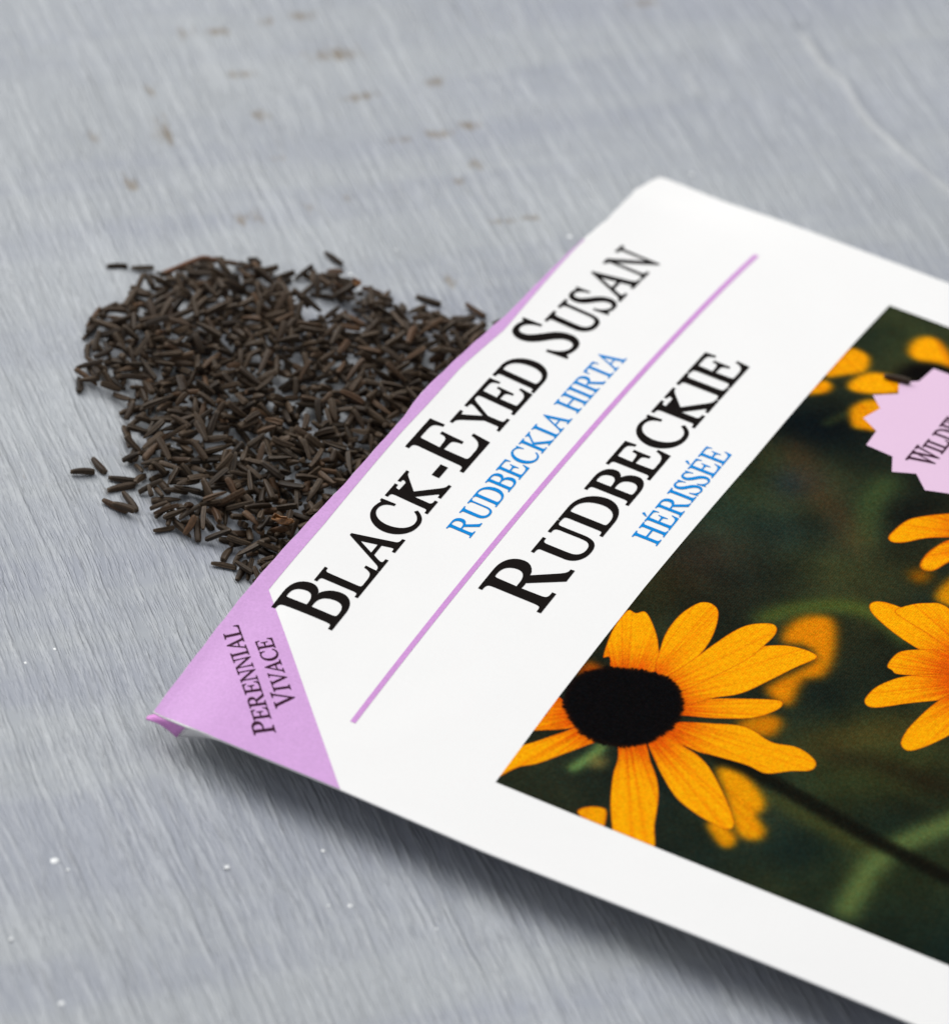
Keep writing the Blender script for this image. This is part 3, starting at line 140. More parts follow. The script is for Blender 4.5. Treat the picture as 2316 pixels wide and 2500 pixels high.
# ---------------------------------------------------------------- materials
GR = math.radians(-66)           # direction the wood grain runs on the table
def table_material():
    N = NT('blue_grey_painted_wood')
    tc = N.n('ShaderNodeTexCoord').outputs['Object']
    wa = N.n('ShaderNodeTexNoise', {'Vector': tc, 'Scale': 14., 'Detail': 1.}).outputs[1]
    wb = N.n('ShaderNodeTexNoise', {'Vector': tc, 'Scale': 160., 'Detail': 2.}).outputs[1]
    va = N.n('ShaderNodeVectorMath', {0: N.n('ShaderNodeVectorMath', [wa, (.5, .5, .5)], operation='SUBTRACT').outputs[0], 3: .0032}, operation='SCALE').outputs[0]
    vb = N.n('ShaderNodeVectorMath', {0: N.n('ShaderNodeVectorMath', [wb, (.5, .5, .5)], operation='SUBTRACT').outputs[0], 3: .00035}, operation='SCALE').outputs[0]
    tcw = N.n('ShaderNodeVectorMath', [N.n('ShaderNodeVectorMath', [tc, va], operation='ADD').outputs[0], vb], operation='ADD').outputs[0]
    mp = N.n('ShaderNodeVectorRotate', {0: tcw, 'Angle': -GR}, rotation_type='Z_AXIS').outputs[0]   # x now runs with the grain
    def st(sx, sy): return N.n('ShaderNodeMapping', {0: mp, 3: (sx, sy, 1)}).outputs[0]
    g1 = N.noise(st(.065, 1), 1800, 3, .55)                # fine raised grain
    g1b = N.noise(st(.11, 1), 3400, 2, .6)
    g2 = N.noise(st(.028, 1), 950, 3, .5)                # long raised threads
    g3 = N.noise(st(.09, 1), 210, 3, .6)
    ridge = N.ramp(g1, .50, .64, 0., 1.)
    rb = N.ramp(g1b, .46, .66, 0., 1.)
    ridge2 = N.ramp(g2, .56, .68, 0., 1.)
    h = N.math('ADD', N.math('ADD', N.math('MULTIPLY', ridge, .55), N.math('MULTIPLY', ridge2, .8)), N.math('ADD', N.math('MULTIPLY', g3, 1.0), N.math('MULTIPLY', rb, .40)))
    # colour: brushed bands across the grain, mottles, lighter ridge tops
    bandn = N.noise(st(1, .12), 95, 4, .6, .3)
    band = N.ramp(bandn, .44, .62, 0., 1.)
    big = N.noise(tc, 34, 3, .6)
    a = N.mix(N.ramp(big, .35, .65, 0., 1.), (.318, .338, .362, 1), (.368, .390, .414, 1))
    b = N.mix(N.math('MULTIPLY', band, .52), a, (.250, .268, .330, 1))
    c = N.mix(N.math('MULTIPLY', N.math('MAXIMUM', ridge, ridge2), .22), b, (.60, .625, .64, 1))
    sep = N.noise(st(.14, 1), 1100, 3, .6)
    c = N.mix(N.ramp(sep, .56, .72, 0., .28), c, (.23, .24, .26, 1))
    # places where the paint is worn through to the wood
    at = N.n('ShaderNodeAttribute', attribute_name='worn').outputs[2]
    br = N.noise(st(.28, 1), 1700, 3, .6)
    wm = N.ramp(N.math('ADD', N.math('MULTIPLY', at, .45), N.math('MULTIPLY', br, 1.1)), .77, 1.02, 0., .80)
    c = N.mix(wm, c, (.185, .145, .095, 1))
    wh = N.n('ShaderNodeAttribute', attribute_name='chalk').outputs[2]
    c = N.mix(N.math('MULTIPLY', wh, .55), c, (.66, .67, .66, 1))
    nb = N.bump(h, 1.0, .00014)
    return N.set(Base_Color=c, Roughness=N.ramp(g2, .3, .7, .40, .54), Specular_IOR_Level=.42, Normal=nb)

def paper_fibre(N, strength=.12):
    tc = N.n('ShaderNodeTexCoord').outputs['Object']
    f = N.noise(tc, 2600, 3, .6)
    f2 = N.noise(tc, 160, 2, .5)
    f3 = N.noise(tc, 55, 2, .5)
    big = N.bump(f3, .5, .0009)
    return N.bump(N.math('ADD', f, N.math('MULTIPLY', f2, 2.2)), strength, .00006, big)

def paper_material(name, col, rough=.55, mottled=0.0, halftone=None, spec=.30):
    N = NT(name)
    tc = N.n('ShaderNodeTexCoord').outputs['Object']
    c = N.mix(0., col, col)
    if mottled:
        d = tuple(x*(1-mottled) for x in col[:3]) + (1,)
        c = N.mix(N.ramp(N.noise(tc, 5200, 2, .7), .40, .62, 0., 1.), c, d)
        c = N.mix(N.ramp(N.noise(tc, 700, 3, .6), .40, .68, 0., .5), c, d)
    if halftone:
        ang, pitch, dark, amt = halftone
        r = N.n('ShaderNodeVectorRotate', {0: tc, 'Angle': math.radians(ang)}, rotation_type='Z_AXIS').outputs[0]
        s = N.n('ShaderNodeSeparateXYZ', [r])
        k = 2*math.pi/(pitch*MM)
        sx = N.math('SINE', N.math('MULTIPLY', s.outputs[0], k)); sy = N.math('SINE', N.math('MULTIPLY', s.outputs[1], k))
        hh = N.ramp(N.math('MULTIPLY', sx, sy), -.2, .5, 0., amt)
        c = N.mix(hh, c, dark)
    return N.set(Base_Color=c, Roughness=rough, Specular_IOR_Level=spec, Normal=paper_fibre(N))

M = {}
M['table'] = table_material()
M['white'] = paper_material('white_coated_paper', (.785, .782, .777, 1), .45, .015)
M['inner'] = paper_material('uncoated_paper_inside', (.76, .74, .74, 1), .7, .04)
M['lavender'] = paper_material('lavender_printed_paper', lin(214, 164, 222, .89), .5, .12)
M['line'] = paper_material('orchid_printed_line', lin(208, 148, 214, .92), .5, .14)
M['fold'] = paper_material('deep_lavender_fold', lin(226, 150, 222, .95), .5, .10)
M['black'] = paper_material('black_ink', (.006, .004, .0035, 1), .6, .0, None, .035)
M['plum'] = paper_material('plum_overprint_ink', lin(62, 22, 50, .8), .5, .2, None, .06)
M['blue'] = paper_material('blue_ink', lin(0, 138, 214, 1.), .5, .0, (38, .21, lin(0, 92, 165, .95), .7), .06)
M['badge'] = paper_material('pale_pink_badge_ink', lin(236, 203, 230, .85), .42, .02, (69, .25, lin(226, 186, 222, .8), .6))

def seed_material(bright=1.0):
    N = NT('dark_brown_seed_coat')
    tc = N.n('ShaderNodeTexCoord').outputs['Generated']
    ob = N.n('ShaderNodeObjectInfo').outputs['Random']
    at = N.n('ShaderNodeAttribute', attribute_name='tint').outputs[2]
    t = N.math('FRACT', N.math('ADD', N.math('MULTIPLY', ob, 7.31), at))
    c = N.mix(N.ramp(t, 0., 1., 0., 1.), (.011*bright, .007*bright, .0045*bright, 1), (.050*bright, .031*bright, .018*bright, 1))
    warm = N.ramp(N.math('FRACT', N.math('MULTIPLY', t, 13.7)), .80, 1., 0., .55)
    c = N.mix(warm, c, (.15*bright, .072*bright, .034*bright, 1))
    st = N.n('ShaderNodeAttribute', attribute_name='rib').outputs[2]
    c = N.mix(N.math('MULTIPLY', st, .55), c, (.16*bright, .115*bright, .075*bright, 1))
    g = N.n('ShaderNodeNewGeometry').outputs['Position']
    nz = N.noise(g, 5200, 3, .6)
    c = N.mix(N.ramp(nz, .42, .7, 0., .5), c, (.02, .013, .008, 1))
    return N.set(Base_Color=c, Roughness=.50, Specular_IOR_Level=.20, Normal=N.bump(nz, .5, .00005))
M['seed'] = seed_material()
N = NT('tan_chaff'); g = N.n('ShaderNodeNewGeometry').outputs['Position']
M['chaff'] = N.set(Base_Color=N.mix(N.ramp(N.noise(g, 2500, 3), .35, .65, 0., 1.), (.30, .13, .035, 1), (.10, .045, .016, 1)), Roughness=.5, Normal=N.bump(N.noise(g, 3000, 2), .6, .0001))
N = NT('reddish_stalk'); M['twig'] = N.set(Base_Color=N.mix(N.ramp(N.noise(N.n('ShaderNodeNewGeometry').outputs['Position'], 1500, 2), .3, .7, 0., 1.), (.17, .07, .03, 1), (.08, .04, .022, 1)), Roughness=.6)
N = NT('pale_seed_bristle'); M['bristle'] = N.set(Base_Color=N.mix(.0, (.42, .38, .34, 1), (.42, .38, .34, 1)), Roughness=.5)
N = NT('white_paint_drop'); M['speck'] = N.set(Base_Color=N.mix(N.ramp(N.noise(N.n('ShaderNodeNewGeometry').outputs['Position'], 4000, 2), .3, .7, 0., 1.), (.86, .87, .87, 1), (.75, .77, .78, 1)), Roughness=.35)

# ---------------------------------------------------------------- the table top
def smooth_path(pts, k=8):
    pts = [np.array(p, float) for p in pts]; out = []
    for i in range(len(pts)-1):
        p0 = pts[max(i-1, 0)]; p1 = pts[i]; p2 = pts[i+1]; p3 = pts[min(i+2, len(pts)-1)]
        for j in range(k):
            t = j/k
            out.append(.5*((2*p1)+(-p0+p2)*t+(2*p0-5*p1+4*p2-p3)*t*t+(-p0+3*p1-3*p2+p3)*t**3))
    out.append(pts[-1]); return np.array(out)

def axis(lo, hi, step, far):
    a = list(np.arange(lo, hi+step/2, step)); x = step
    left, right = [lo], [hi]
    while right[-1] < far: x *= 1.5; right.append(right[-1]+x); left.append(left[-1]-x)
    return np.array(left[:0:-1] + a + right[1:])
def build_table():
    X = axis(-60, 55, .42, 700); Y = axis(-75, 100, .42, 900)
    gx, gy = np.meshgrid(X, Y); nx, ny = len(X), len(Y)
    z = np.zeros_like(gx)
    g = np.array([math.cos(GR), math.sin(GR)]); p = np.array([-g[1], g[0]])
    al = gx*g[0]+gy*g[1]; ac = gx*p[0]+gy*p[1]
    # gentle hollows and shallow brush furrows of the board
    for i in range(26):
        w = nrs.uniform(1.6, 9); ph = nrs.uniform(0, 6.28); tilt = nrs.uniform(-.06, .06)
        z += (w/9)*.018*np.sin(2*math.pi*(ac+tilt*al)/w+ph+1.2*np.sin(al/nrs.uniform(9, 25)+ph))
    for i in range(70):                      # single short ridges and scratches
        cx, cy = nrs.uniform(-50, 45), nrs.uniform(-65, 85)
        a0 = cx*g[0]+cy*g[1]; c0 = cx*p[0]+cy*p[1]
        L = nrs.uniform(3, 14); w = nrs.uniform(.25, .5); hgt = nrs.uniform(.03, .09)*(1 if nrs.rand() < .65 else -1)
        bend = nrs.uniform(-.5, .5)
        d = ac-c0-bend*np.sin((al-a0)/L*2)
        z += hgt*np.exp(-(d/w)**2-((al-a0)/L)**2)
    chalk = np.zeros_like(z)
    def ridge(path, hgt, w, ch):
        nonlocal z
        P_ = smooth_path(path); best = np.full(z.shape, 99.); side = np.zeros_like(z)
        m = (gx > P_[:, 0].min()-4) & (gx < P_[:, 0].max()+4) & (gy > P_[:, 1].min()-4) & (gy < P_[:, 1].max()+4)
        qx, qy = gx[m], gy[m]; b = np.full(qx.shape, 99.); sd = np.zeros_like(qx)
        for a_, b_ in zip(P_[:-1], P_[1:]):
            d = b_-a_; L2 = d@d+1e-9; t = np.clip(((qx-a_[0])*d[0]+(qy-a_[1])*d[1])/L2, 0, 1)
            ex, ey = qx-a_[0]-t*d[0], qy-a_[1]-t*d[1]; dd = np.hypot(ex, ey)
            s_ = d[0]*ey-d[1]*ex; k = dd < b; b[k] = dd[k]; sd[k] = np.sign(s_[k])
        z[m] += hgt*np.exp(-(b/w)**2) - hgt*1.1*np.exp(-((b-1.5)/.9)**2)*(sd > 0)
        chalk[m] = np.maximum(chalk[m], ch*np.exp(-(b/(w*.75))**2))
    ridge(RIDGE, .36, .38, .95); ridge(RIDGE2, .14, .35, .6)
    worn = np.zeros_like(z)
    for (cx, cy), l, w in WORN:
        # patches lie in the brush bands that run across the grain
        a_ = (gx-cx)*g[0]+(gy-cy)*g[1]; c_ = (gx-cx)*p[0]+(gy-cy)*p[1]
        worn = np.maximum(worn, np.exp(-(c_/(l*.8))**2-(a_/(w*1.25))**2))
    z -= worn*.05
    V = np.stack([gx, gy, z], -1).reshape(-1, 3)*MM
    idx = np.arange(nx*ny).reshape(ny, nx)
    F = np.stack([idx[:-1, :-1], idx[:-1, 1:], idx[1:, 1:], idx[1:, :-1]], -1).reshape(-1, 4)
    m = bpy.data.meshes.new('table_top')
    m.vertices.add(len(V)); m.vertices.foreach_set('co', V.ravel())
    m.loops.add(F.size); m.loops.foreach_set('vertex_index', F.ravel())
    m.polygons.add(len(F)); m.polygons.foreach_set('loop_start', np.arange(0, F.size, 4)); m.polygons.foreach_set('loop_total', np.full(len(F), 4))
    m.polygons.foreach_set('use_smooth', [True]*len(F))
    m.update(calc_edges=True)
    for nm, arr in (('worn', worn), ('chalk', chalk)):
        m.attributes.new(nm, 'FLOAT', 'POINT').data.foreach_set('value', arr.ravel().astype(np.float32))
    o = link('table_top', m, M['table']); tag(o, 'blue grey painted wooden table top with brushed grain and worn spots', None, None, 'structure')
    return o
table = build_table()

def blob_mesh(name, seed, n=10):
    r = random.Random(seed); V = []; F = []
    rings = [(1, .0), (.93, .35), (.7, .65), (.35, .85)]
    wob = [1+r.uniform(-.18, .18) for _ in range(n)]
    for rr, zz in rings:
        for i in range(n):
            a = 2*math.pi*i/n; V.append((rr*wob[i]*math.cos(a), rr*wob[i]*math.sin(a), zz*.35))
    V.append((0, 0, .32))
    for k in range(3):
        for i in range(n): j = (i+1) % n; F.append((k*n+i, k*n+j, (k+1)*n+j, (k+1)*n+i))
    for i in range(n): F.append((3*n+i, 3*n+(i+1) % n, 4*n))
    return mesh_of(name, V, F)
specks = [blob_mesh('paint_speck', s) for s in range(3)]
for i, ((x, y), r) in enumerate(SPECKS):
    o = link('paint_speck', specks[i % 3], M['speck'], table)
    o.location = (x*MM, y*MM, .00002); o.scale = (r*MM,)*3; o.rotation_euler.z = rnd.uniform(0, 6.28)

# ---------------------------------------------------------------- the seed packet
PA, EU, EV = [np.array(x) for x in PK]
W = 82.0; LEN = 114.0
def zs(u, v):
    s_ = np.clip(u/W, 0, 1); vv = np.maximum(v, 0)
    arch = 4*s_*(1-s_)
    z = 3.1-1.2*s_+arch*(2.1+1.3*np.exp(-vv/9))
    z = z-1.0*np.exp(-((W-u)/7.)**2-(vv/9)**2)-.95*np.exp(-(u/13.)**2-(vv/2.6)**2)
    z = z+.05*np.sin(u/9.+v/14.)+.035*np.sin(v/6.-u/23.)
    z = z - np.maximum(vv-60, 0)*.035
    return z
def pt(u, v, off=0.0, z=None):
    q = PA+EU*u+EV*v
    return (q[0]*MM, q[1]*MM, ((zs(u, v) if z is None else z)+off)*MM)

packet = bpy.data.objects.new('seed_packet', None); COL.objects.link(packet)
packet.empty_display_size = .01
tag(packet, 'white paper seed packet with lavender corner, black lettering and printed yellow flowers', 'seed packet')

def near_u(v): return float(np.interp(v, [q[1] for q in NEAR], [q[0] for q in NEAR]))
def far_u(v): return float(np.interp(v, [q[1] for q in FAR], [q[0] for q in FAR]))
def lip_v(u): return float(np.interp(u, [q[0] for q in LIP], [q[1] for q in LIP])) + .018*math.sin(u*1.9) + .008*math.sin(u*4.3+1)
def sheet(name, mat, off, thick, nu=84, nv=90, zf=None, v0=0.0, inset=0.0):
    ts = [((j/nv)**1.25) for j in range(nv+1)]
    V = []; F = []; UVc = []
    for lay in (0, 1):
        for j in range(nv+1):
            for i in range(nu+1):
                v_ = ts[j]*(LEN-v0)+v0
                u_ = near_u(v_)+inset+(far_u(v_)-near_u(v_)-2*inset)*i/nu
                v_ += lip_v(u_)*(1-ts[j])**3 if v0 == 0 else .15*math.sin(u_*.7)
                zz = zf(u_, v_) if zf else None
                V.append(pt(u_, v_, off-(thick if lay else 0), zz)); UVc.append((u_*MM, v_*MM))
    n1 = (nu+1)*(nv+1); id_ = lambda l, i, j: l*n1+j*(nu+1)+i
    for j in range(nv):
        for i in range(nu):
            F.append((id_(0, i, j), id_(0, i, j+1), id_(0, i+1, j+1), id_(0, i+1, j)))
            F.append((id_(1, i, j), id_(1, i+1, j), id_(1, i+1, j+1), id_(1, i, j+1)))
    for i in range(nu):
        F.append((id_(0, i, 0), id_(0, i+1, 0), id_(1, i+1, 0), id_(1, i, 0)))
        F.append((id_(0, i, nv), id_(1, i, nv), id_(1, i+1, nv), id_(0, i+1, nv)))
    for j in range(nv):
        F.append((id_(0, 0, j), id_(1, 0, j), id_(1, 0, j+1), id_(0, 0, j+1)))
        F.append((id_(0, nu, j), id_(0, nu, j+1), id_(1, nu, j+1), id_(1, nu, j)))
    m = mesh_of(name, V, F)
    bm = bmesh.new(); bm.from_mesh(m); bmesh.ops.recalc_face_normals(bm, faces=bm.faces)
    for e in bm.edges:
        if len(e.link_faces) == 2 and e.calc_face_angle(0) > 1.0: e.smooth = False
    bm.to_mesh(m); bm.free()
    return link(name, m, mat, packet)
front = sheet('front_panel', M['white'], 0, .12, 150, 130)
def back_z(u, v):
    d = min(u-.5, 82.4-u); top = float(zs(u, v))-.45
    k = min(max(d/6., 0), 1); k = k*k*(3-2*k)
    return top*(1-k)+.42*k
back = sheet('back_panel', M['inner'], 0, .12, 60, 60, back_z, 1.6, 1.0)

def drape(name, mat, polys, off, parent=None, step=1.0, tri=None, uvs=False):
    """polys: list of shapes, each a list of closed loops (first = outline) in packet mm; laid over the curved panel"""
    bm = bmesh.new()
    for loops in polys:
        L = [[Vector((x, y, 0)) for x, y in lp] for lp in loops]
        flat = [p for lp in L for p in lp]
        vs = [bm.verts.new(p) for p in flat]
        for t in tessellate_polygon(L):
            a, b, c = (flat[i] for i in t)
            if abs((b-a).cross(c-a).z) < 1e-9: continue
            try: bm.faces.new([vs[i] for i in t])
            except ValueError: pass
    us = [v.co.x for v in bm.verts]; ws = [v.co.y for v in bm.verts]
    for ax, lo, hi in ((0, min(us), max(us)), (1, min(ws), max(ws))):
        x = math.floor(lo/step)*step+step
        while x < hi:
            no = Vector((1, 0, 0)) if ax == 0 else Vector((0, 1, 0)); co = no*x
            bmesh.ops.bisect_plane(bm, geom=bm.verts[:]+bm.edges[:]+bm.faces[:], dist=1e-6, plane_co=co, plane_no=no)
            x += step
    uvl = bm.loops.layers.uv.new('UVMap')
    for f in bm.faces:
        for l in f.loops: l[uvl].uv = uvs(l.vert.co.x, l.vert.co.y) if uvs else (l.vert.co.x*.01, l.vert.co.y*.01)
    for v in bm.verts: v.co = Vector(pt(v.co.x, v.co.y, off))
    for f in bm.faces:
        f.normal_update(); f.smooth = True
        if f.normal.z < 0: f.normal_flip()
    m = bpy.data.meshes.new(name); bm.to_mesh(m); bm.free()
    return link(name, m, mat, parent or packet)

# lavender border along the open end, widening into the corner triangle
uu = list(np.linspace(STRIP[0][0], 68.5, 40))
strip_w = lambda u: float(np.interp(u, [q[0] for q in STRIP], [q[1] for q in STRIP]))
top_edge = [(u, max(strip_w(u), lip_v(u)+.02)) for u in uu]
lipline = [(u, lip_v(u)+.012) for u in np.linspace(68.5, NEAR[0][0]+.08, 70)]
near_line = [(near_u(v)+.012, v) for v in np.linspace(NEAR[0][1]+.1, BAND[1], 30)]
drape('lavender_border', M['lavender'], [[lipline+near_line+top_edge]], .022)
drape('divider_line', M['line'], [[[(5.71, 11.98), (35.5, 11.54), (77.0, 10.95), (77.0, 11.36), (35.5, 11.94), (5.69, 12.38)]]], .022)

# lettering ------------------------------------------------------------------
def grow(loop, t):
    lp = []
    for p_ in loop:
        if not lp or math.dist(p_, lp[-1]) > 14: lp.append(p_)
    if math.dist(lp[0], lp[-1]) < 14: lp.pop()
    loop = lp
    n = len(loop); out = []
    for i in range(n):
        a = Vector(loop[i-1]); b = Vector(loop[i]); c = Vector(loop[(i+1) % n])
        d1 = (b-a); d2 = (c-b)
        if d1.length < 1e-6 or d2.length < 1e-6: out.append(tuple(b)); continue
        n1 = Vector((d1.y, -d1.x)).normalized(); n2 = Vector((d2.y, -d2.x)).normalized()
        m = n1+n2
        if m.length < .4: m = n1
        k = min(1/max(.45, m.normalized().dot(n1)), 1.35)
        if (d1.x*d2.y-d1.y*d2.x)*(1 if t > 0 else -1) < 0: k = min(k, .9)
        out.append(tuple(b+m.normalized()*t*k))
    return out
def area2(l): return sum(l[i-1][0]*l[i][1]-l[i][0]*l[i-1][1] for i in range(len(l)))
def text(name, mat, words, origin, direction, length, cap, off, small=.80, bold=10, parent=None, gap=60, space=330, condensed=None):
    """words: the first letter of a word is full height, the others are small capitals. origin = start of the baseline (u, v)"""
    items = []; x = 0
    KERN = {('L', 'A'): -20, ('A', 'C'): -35, ('A', 'N'): -20, ('S', 'A'): -30, ('T', 'A'): -120, ('R', 'T'): -40, ('I', 'A'): -10, ('K', '-'): 20, ('E', 'Y'): -10, ('Y', 'E'): -40, ('V', 'A'): -150, ('A', 'L'): -10, ('I', 'V'): -20, ('W', 'I'): -40, ('V', 'I'): -20, ('W', 'E'): -40, ('O', 'W'): -60}
    prev = None
    for wi, w in enumerate(words):
        if wi: x += space; prev = None
        for k, ch in enumerate(w):
            sz = 1.0 if (k == 0 or small == 1 or (k > 0 and w[k-1] == '-')) else small
            x += KERN.get((prev, ch), 0)*sz+(28 if w == 'SUSAN' and k else 0)
            if ch == '-':
                items.append((x+30, 1.0, [[(0, 255), (250, 255), (250, 345), (0, 345)]], False)); x += 340; prev = ch; continue
            acc = ch == 'É'; wdt, loops = LETTERS['E' if acc else ch]
            if acc:
                ac = [(270, 1075), (300, 1060), (460, 1210), (400, 1265), (350, 1240)]
                if area2(ac)*area2(max(loops, key=lambda l: abs(area2(l)))) < 0: ac = ac[::-1]
                loops = loops+[ac]
            xs = {'B': .86, 'R': .94}.get(ch, 1) if (sz == 1 and small < .78) else 1
            loops = [[(px*xs, py) for px, py in l] for l in loops]
            items.append((x, sz, loops, acc)); x += wdt*xs*sz+gap*sz; prev = ch
    x -= gap
    s = cap/1000; hx = length/x
    d = Vector(direction).normalized(); up = Vector((d.y, -d.x))
    if up.y > 0 and abs(d.y) < .5: up = -up
    polys = []
    for X0, sz, loops, acc in items:
        outer = max(loops, key=lambda l: abs(area2(l))); sg = 1 if area2(outer) > 0 else -1
        L = []
        for l in loops:
            b = bold/ (sz**.5)
            l2 = grow(l, b*sg)
            L.append([(X0+px*sz, py*sz) for px, py in l2])
        big = [l for l in L if area2(l)*sg > 0]; holes = [l for l in L if area2(l)*sg <= 0]
        def tr(l): return [(origin[0]+d.x*px*hx+up.x*py*s, origin[1]+d.y*px*hx+up.y*py*s) for px, py in l]
        for j, l in enumerate(big):
            polys.append([tr(l)]+([tr(h) for h in holes] if l is big[0] or len(big) == 1 else []))
    return drape(name, mat, polys, off, parent)
text('title_lettering', M['black'], ['BLACK-EYED', 'SUSAN'], (13.1, 6.62), (1, -.0128), 56.9, 4.50, .030, .72, 22)
text('title_lettering', M['black'], ['RUDBECKIE'], (23.15, 17.84), (1, -.0083), 37.2, 4.66, .030, .72, 22)
text('subtitle_lettering', M['blue'], ['RUDBECKIA', 'HIRTA'], (27.65, 10.14), (1, -.0131), 27.5, 1.86, .030, 1, 12)
text('subtitle_lettering', M['blue'], ['HÉRISSÉE'], (34.89, 21.46), (1, -.0117), 13.7, 1.93, .030, 1, 12)
dd = Vector((9.83-2.1, 1.11-8.2))
def diag(name, mat, word, o, e, cap, off):
    # reads along the 45 degree edge; letters point to the open end
    d = Vector(e)-Vector(o)
    return text(name, mat, [word], o, tuple(d), d.length, cap, off, .80, 26)
diag('corner_lettering', M['plum'], 'PERENNIAL', PER[0], PER[1], 1.46, .034)
diag('corner_lettering', M['plum'], 'VIVACE', (5.08, 8.24), (10.15, 3.56), 1.46, .034)

# ---------------------------------------------------------------- printed flower picture (painted here, pixel by pixel)
PX = 22.0                                    # pixels per mm
U0, U1, V0, V1 = 5.72, 76.8, 22.75, 101.0
TW, TH_ = int((U1-U0)*PX), int((V1-V0)*PX)
def raster(poly, sigma, curve=True):
    """soft mask of a closed outline: returns (slice, mask)"""
    P_ = np.array(poly, float)
    if curve:
        n = len(P_); out = []
        for i in range(n):
            p0, p1, p2, p3 = P_[i-1], P_[i], P_[(i+1) % n], P_[(i+2) % n]
            for t in (0, .25, .5, .75): out.append(.5*(2*p1+(p2-p0)*t+(2*p0-5*p1+4*p2-p3)*t*t+(3*p1-p0-3*p2+p3)*t**3))
        P_ = np.array(out)
    X = (P_[:, 0]-U0)*PX; Y = (P_[:, 1]-V0)*PX; pad = int(3*sigma*PX)+3
    x0, x1 = max(int(X.min())-pad, -pad), min(int(X.max())+pad, TW+pad); y0, y1 = max(int(Y.min())-pad, -pad), min(int(Y.max())+pad, TH_+pad)
    if x1 <= x0 or y1 <= y0: return None
    gx = np.arange(x0, x1)+.5; m = np.zeros((y1-y0, x1-x0), np.float32)
    n = len(X)
    for sub in (.25, .75):
        for r in range(y1-y0):
            yy = y0+r+sub; xs = []
            for i in range(n):
                ya, yb = Y[i-1], Y[i]
                if (ya <= yy) != (yb <= yy): xs.append(X[i-1]+(yy-ya)/(yb-ya)*(X[i]-X[i-1]))
            xs.sort()
            for a, b in zip(xs[::2], xs[1::2]): m[r] += .5*np.clip(np.minimum(gx+.5, b)-np.maximum(gx-.5, a), 0, 1)
    s = sigma*PX
    if s > .3:
        k = np.exp(-.5*(np.arange(-int(3*s)-1, int(3*s)+2)/s)**2); k /= k.sum()
        n0, n1 = m.shape; fn = lambda a: np.fft.rfft(k, a)
        a = n0+len(k); m = np.fft.irfft(np.fft.rfft(m, a, 0)*fn(a)[:, None], a, 0)[len(k)//2:len(k)//2+n0]
        a = n1+len(k); m = np.fft.irfft(np.fft.rfft(m, a, 1)*fn(a)[None], a, 1)[:, len(k)//2:len(k)//2+n1]
    cx0, cx1, cy0, cy1 = max(x0, 0), min(x1, TW), max(y0, 0), min(y1, TH_)
    if cx1 <= cx0 or cy1 <= cy0: return None
    return (slice(cy0, cy1), slice(cx0, cx1)), np.clip(m[cy0-y0:cy1-y0, cx0-x0:cx1-x0], 0, 1).astype(np.float32)
def vnoise(cell, seed, w=None, h=None):
    r = np.random.RandomState(seed); w = w or TW; h = h or TH_
    gw, gh = int(w/cell)+3, int(h/cell)+3; g = r.rand(gh, gw).astype(np.float32)
    x = np.arange(w)/cell; y = np.arange(h)/cell; xi = x.astype(int); yi = y.astype(int); fx = x-xi; fy = y-yi
    fx = fx*fx*(3-2*fx); fy = (fy*fy*(3-2*fy))[:, None]
    a = g[yi][:, xi]*(1-fx)+g[yi][:, xi+1]*fx; b = g[yi+1][:, xi]*(1-fx)+g[yi+1][:, xi+1]*fx
    return a*(1-fy)+b*fy
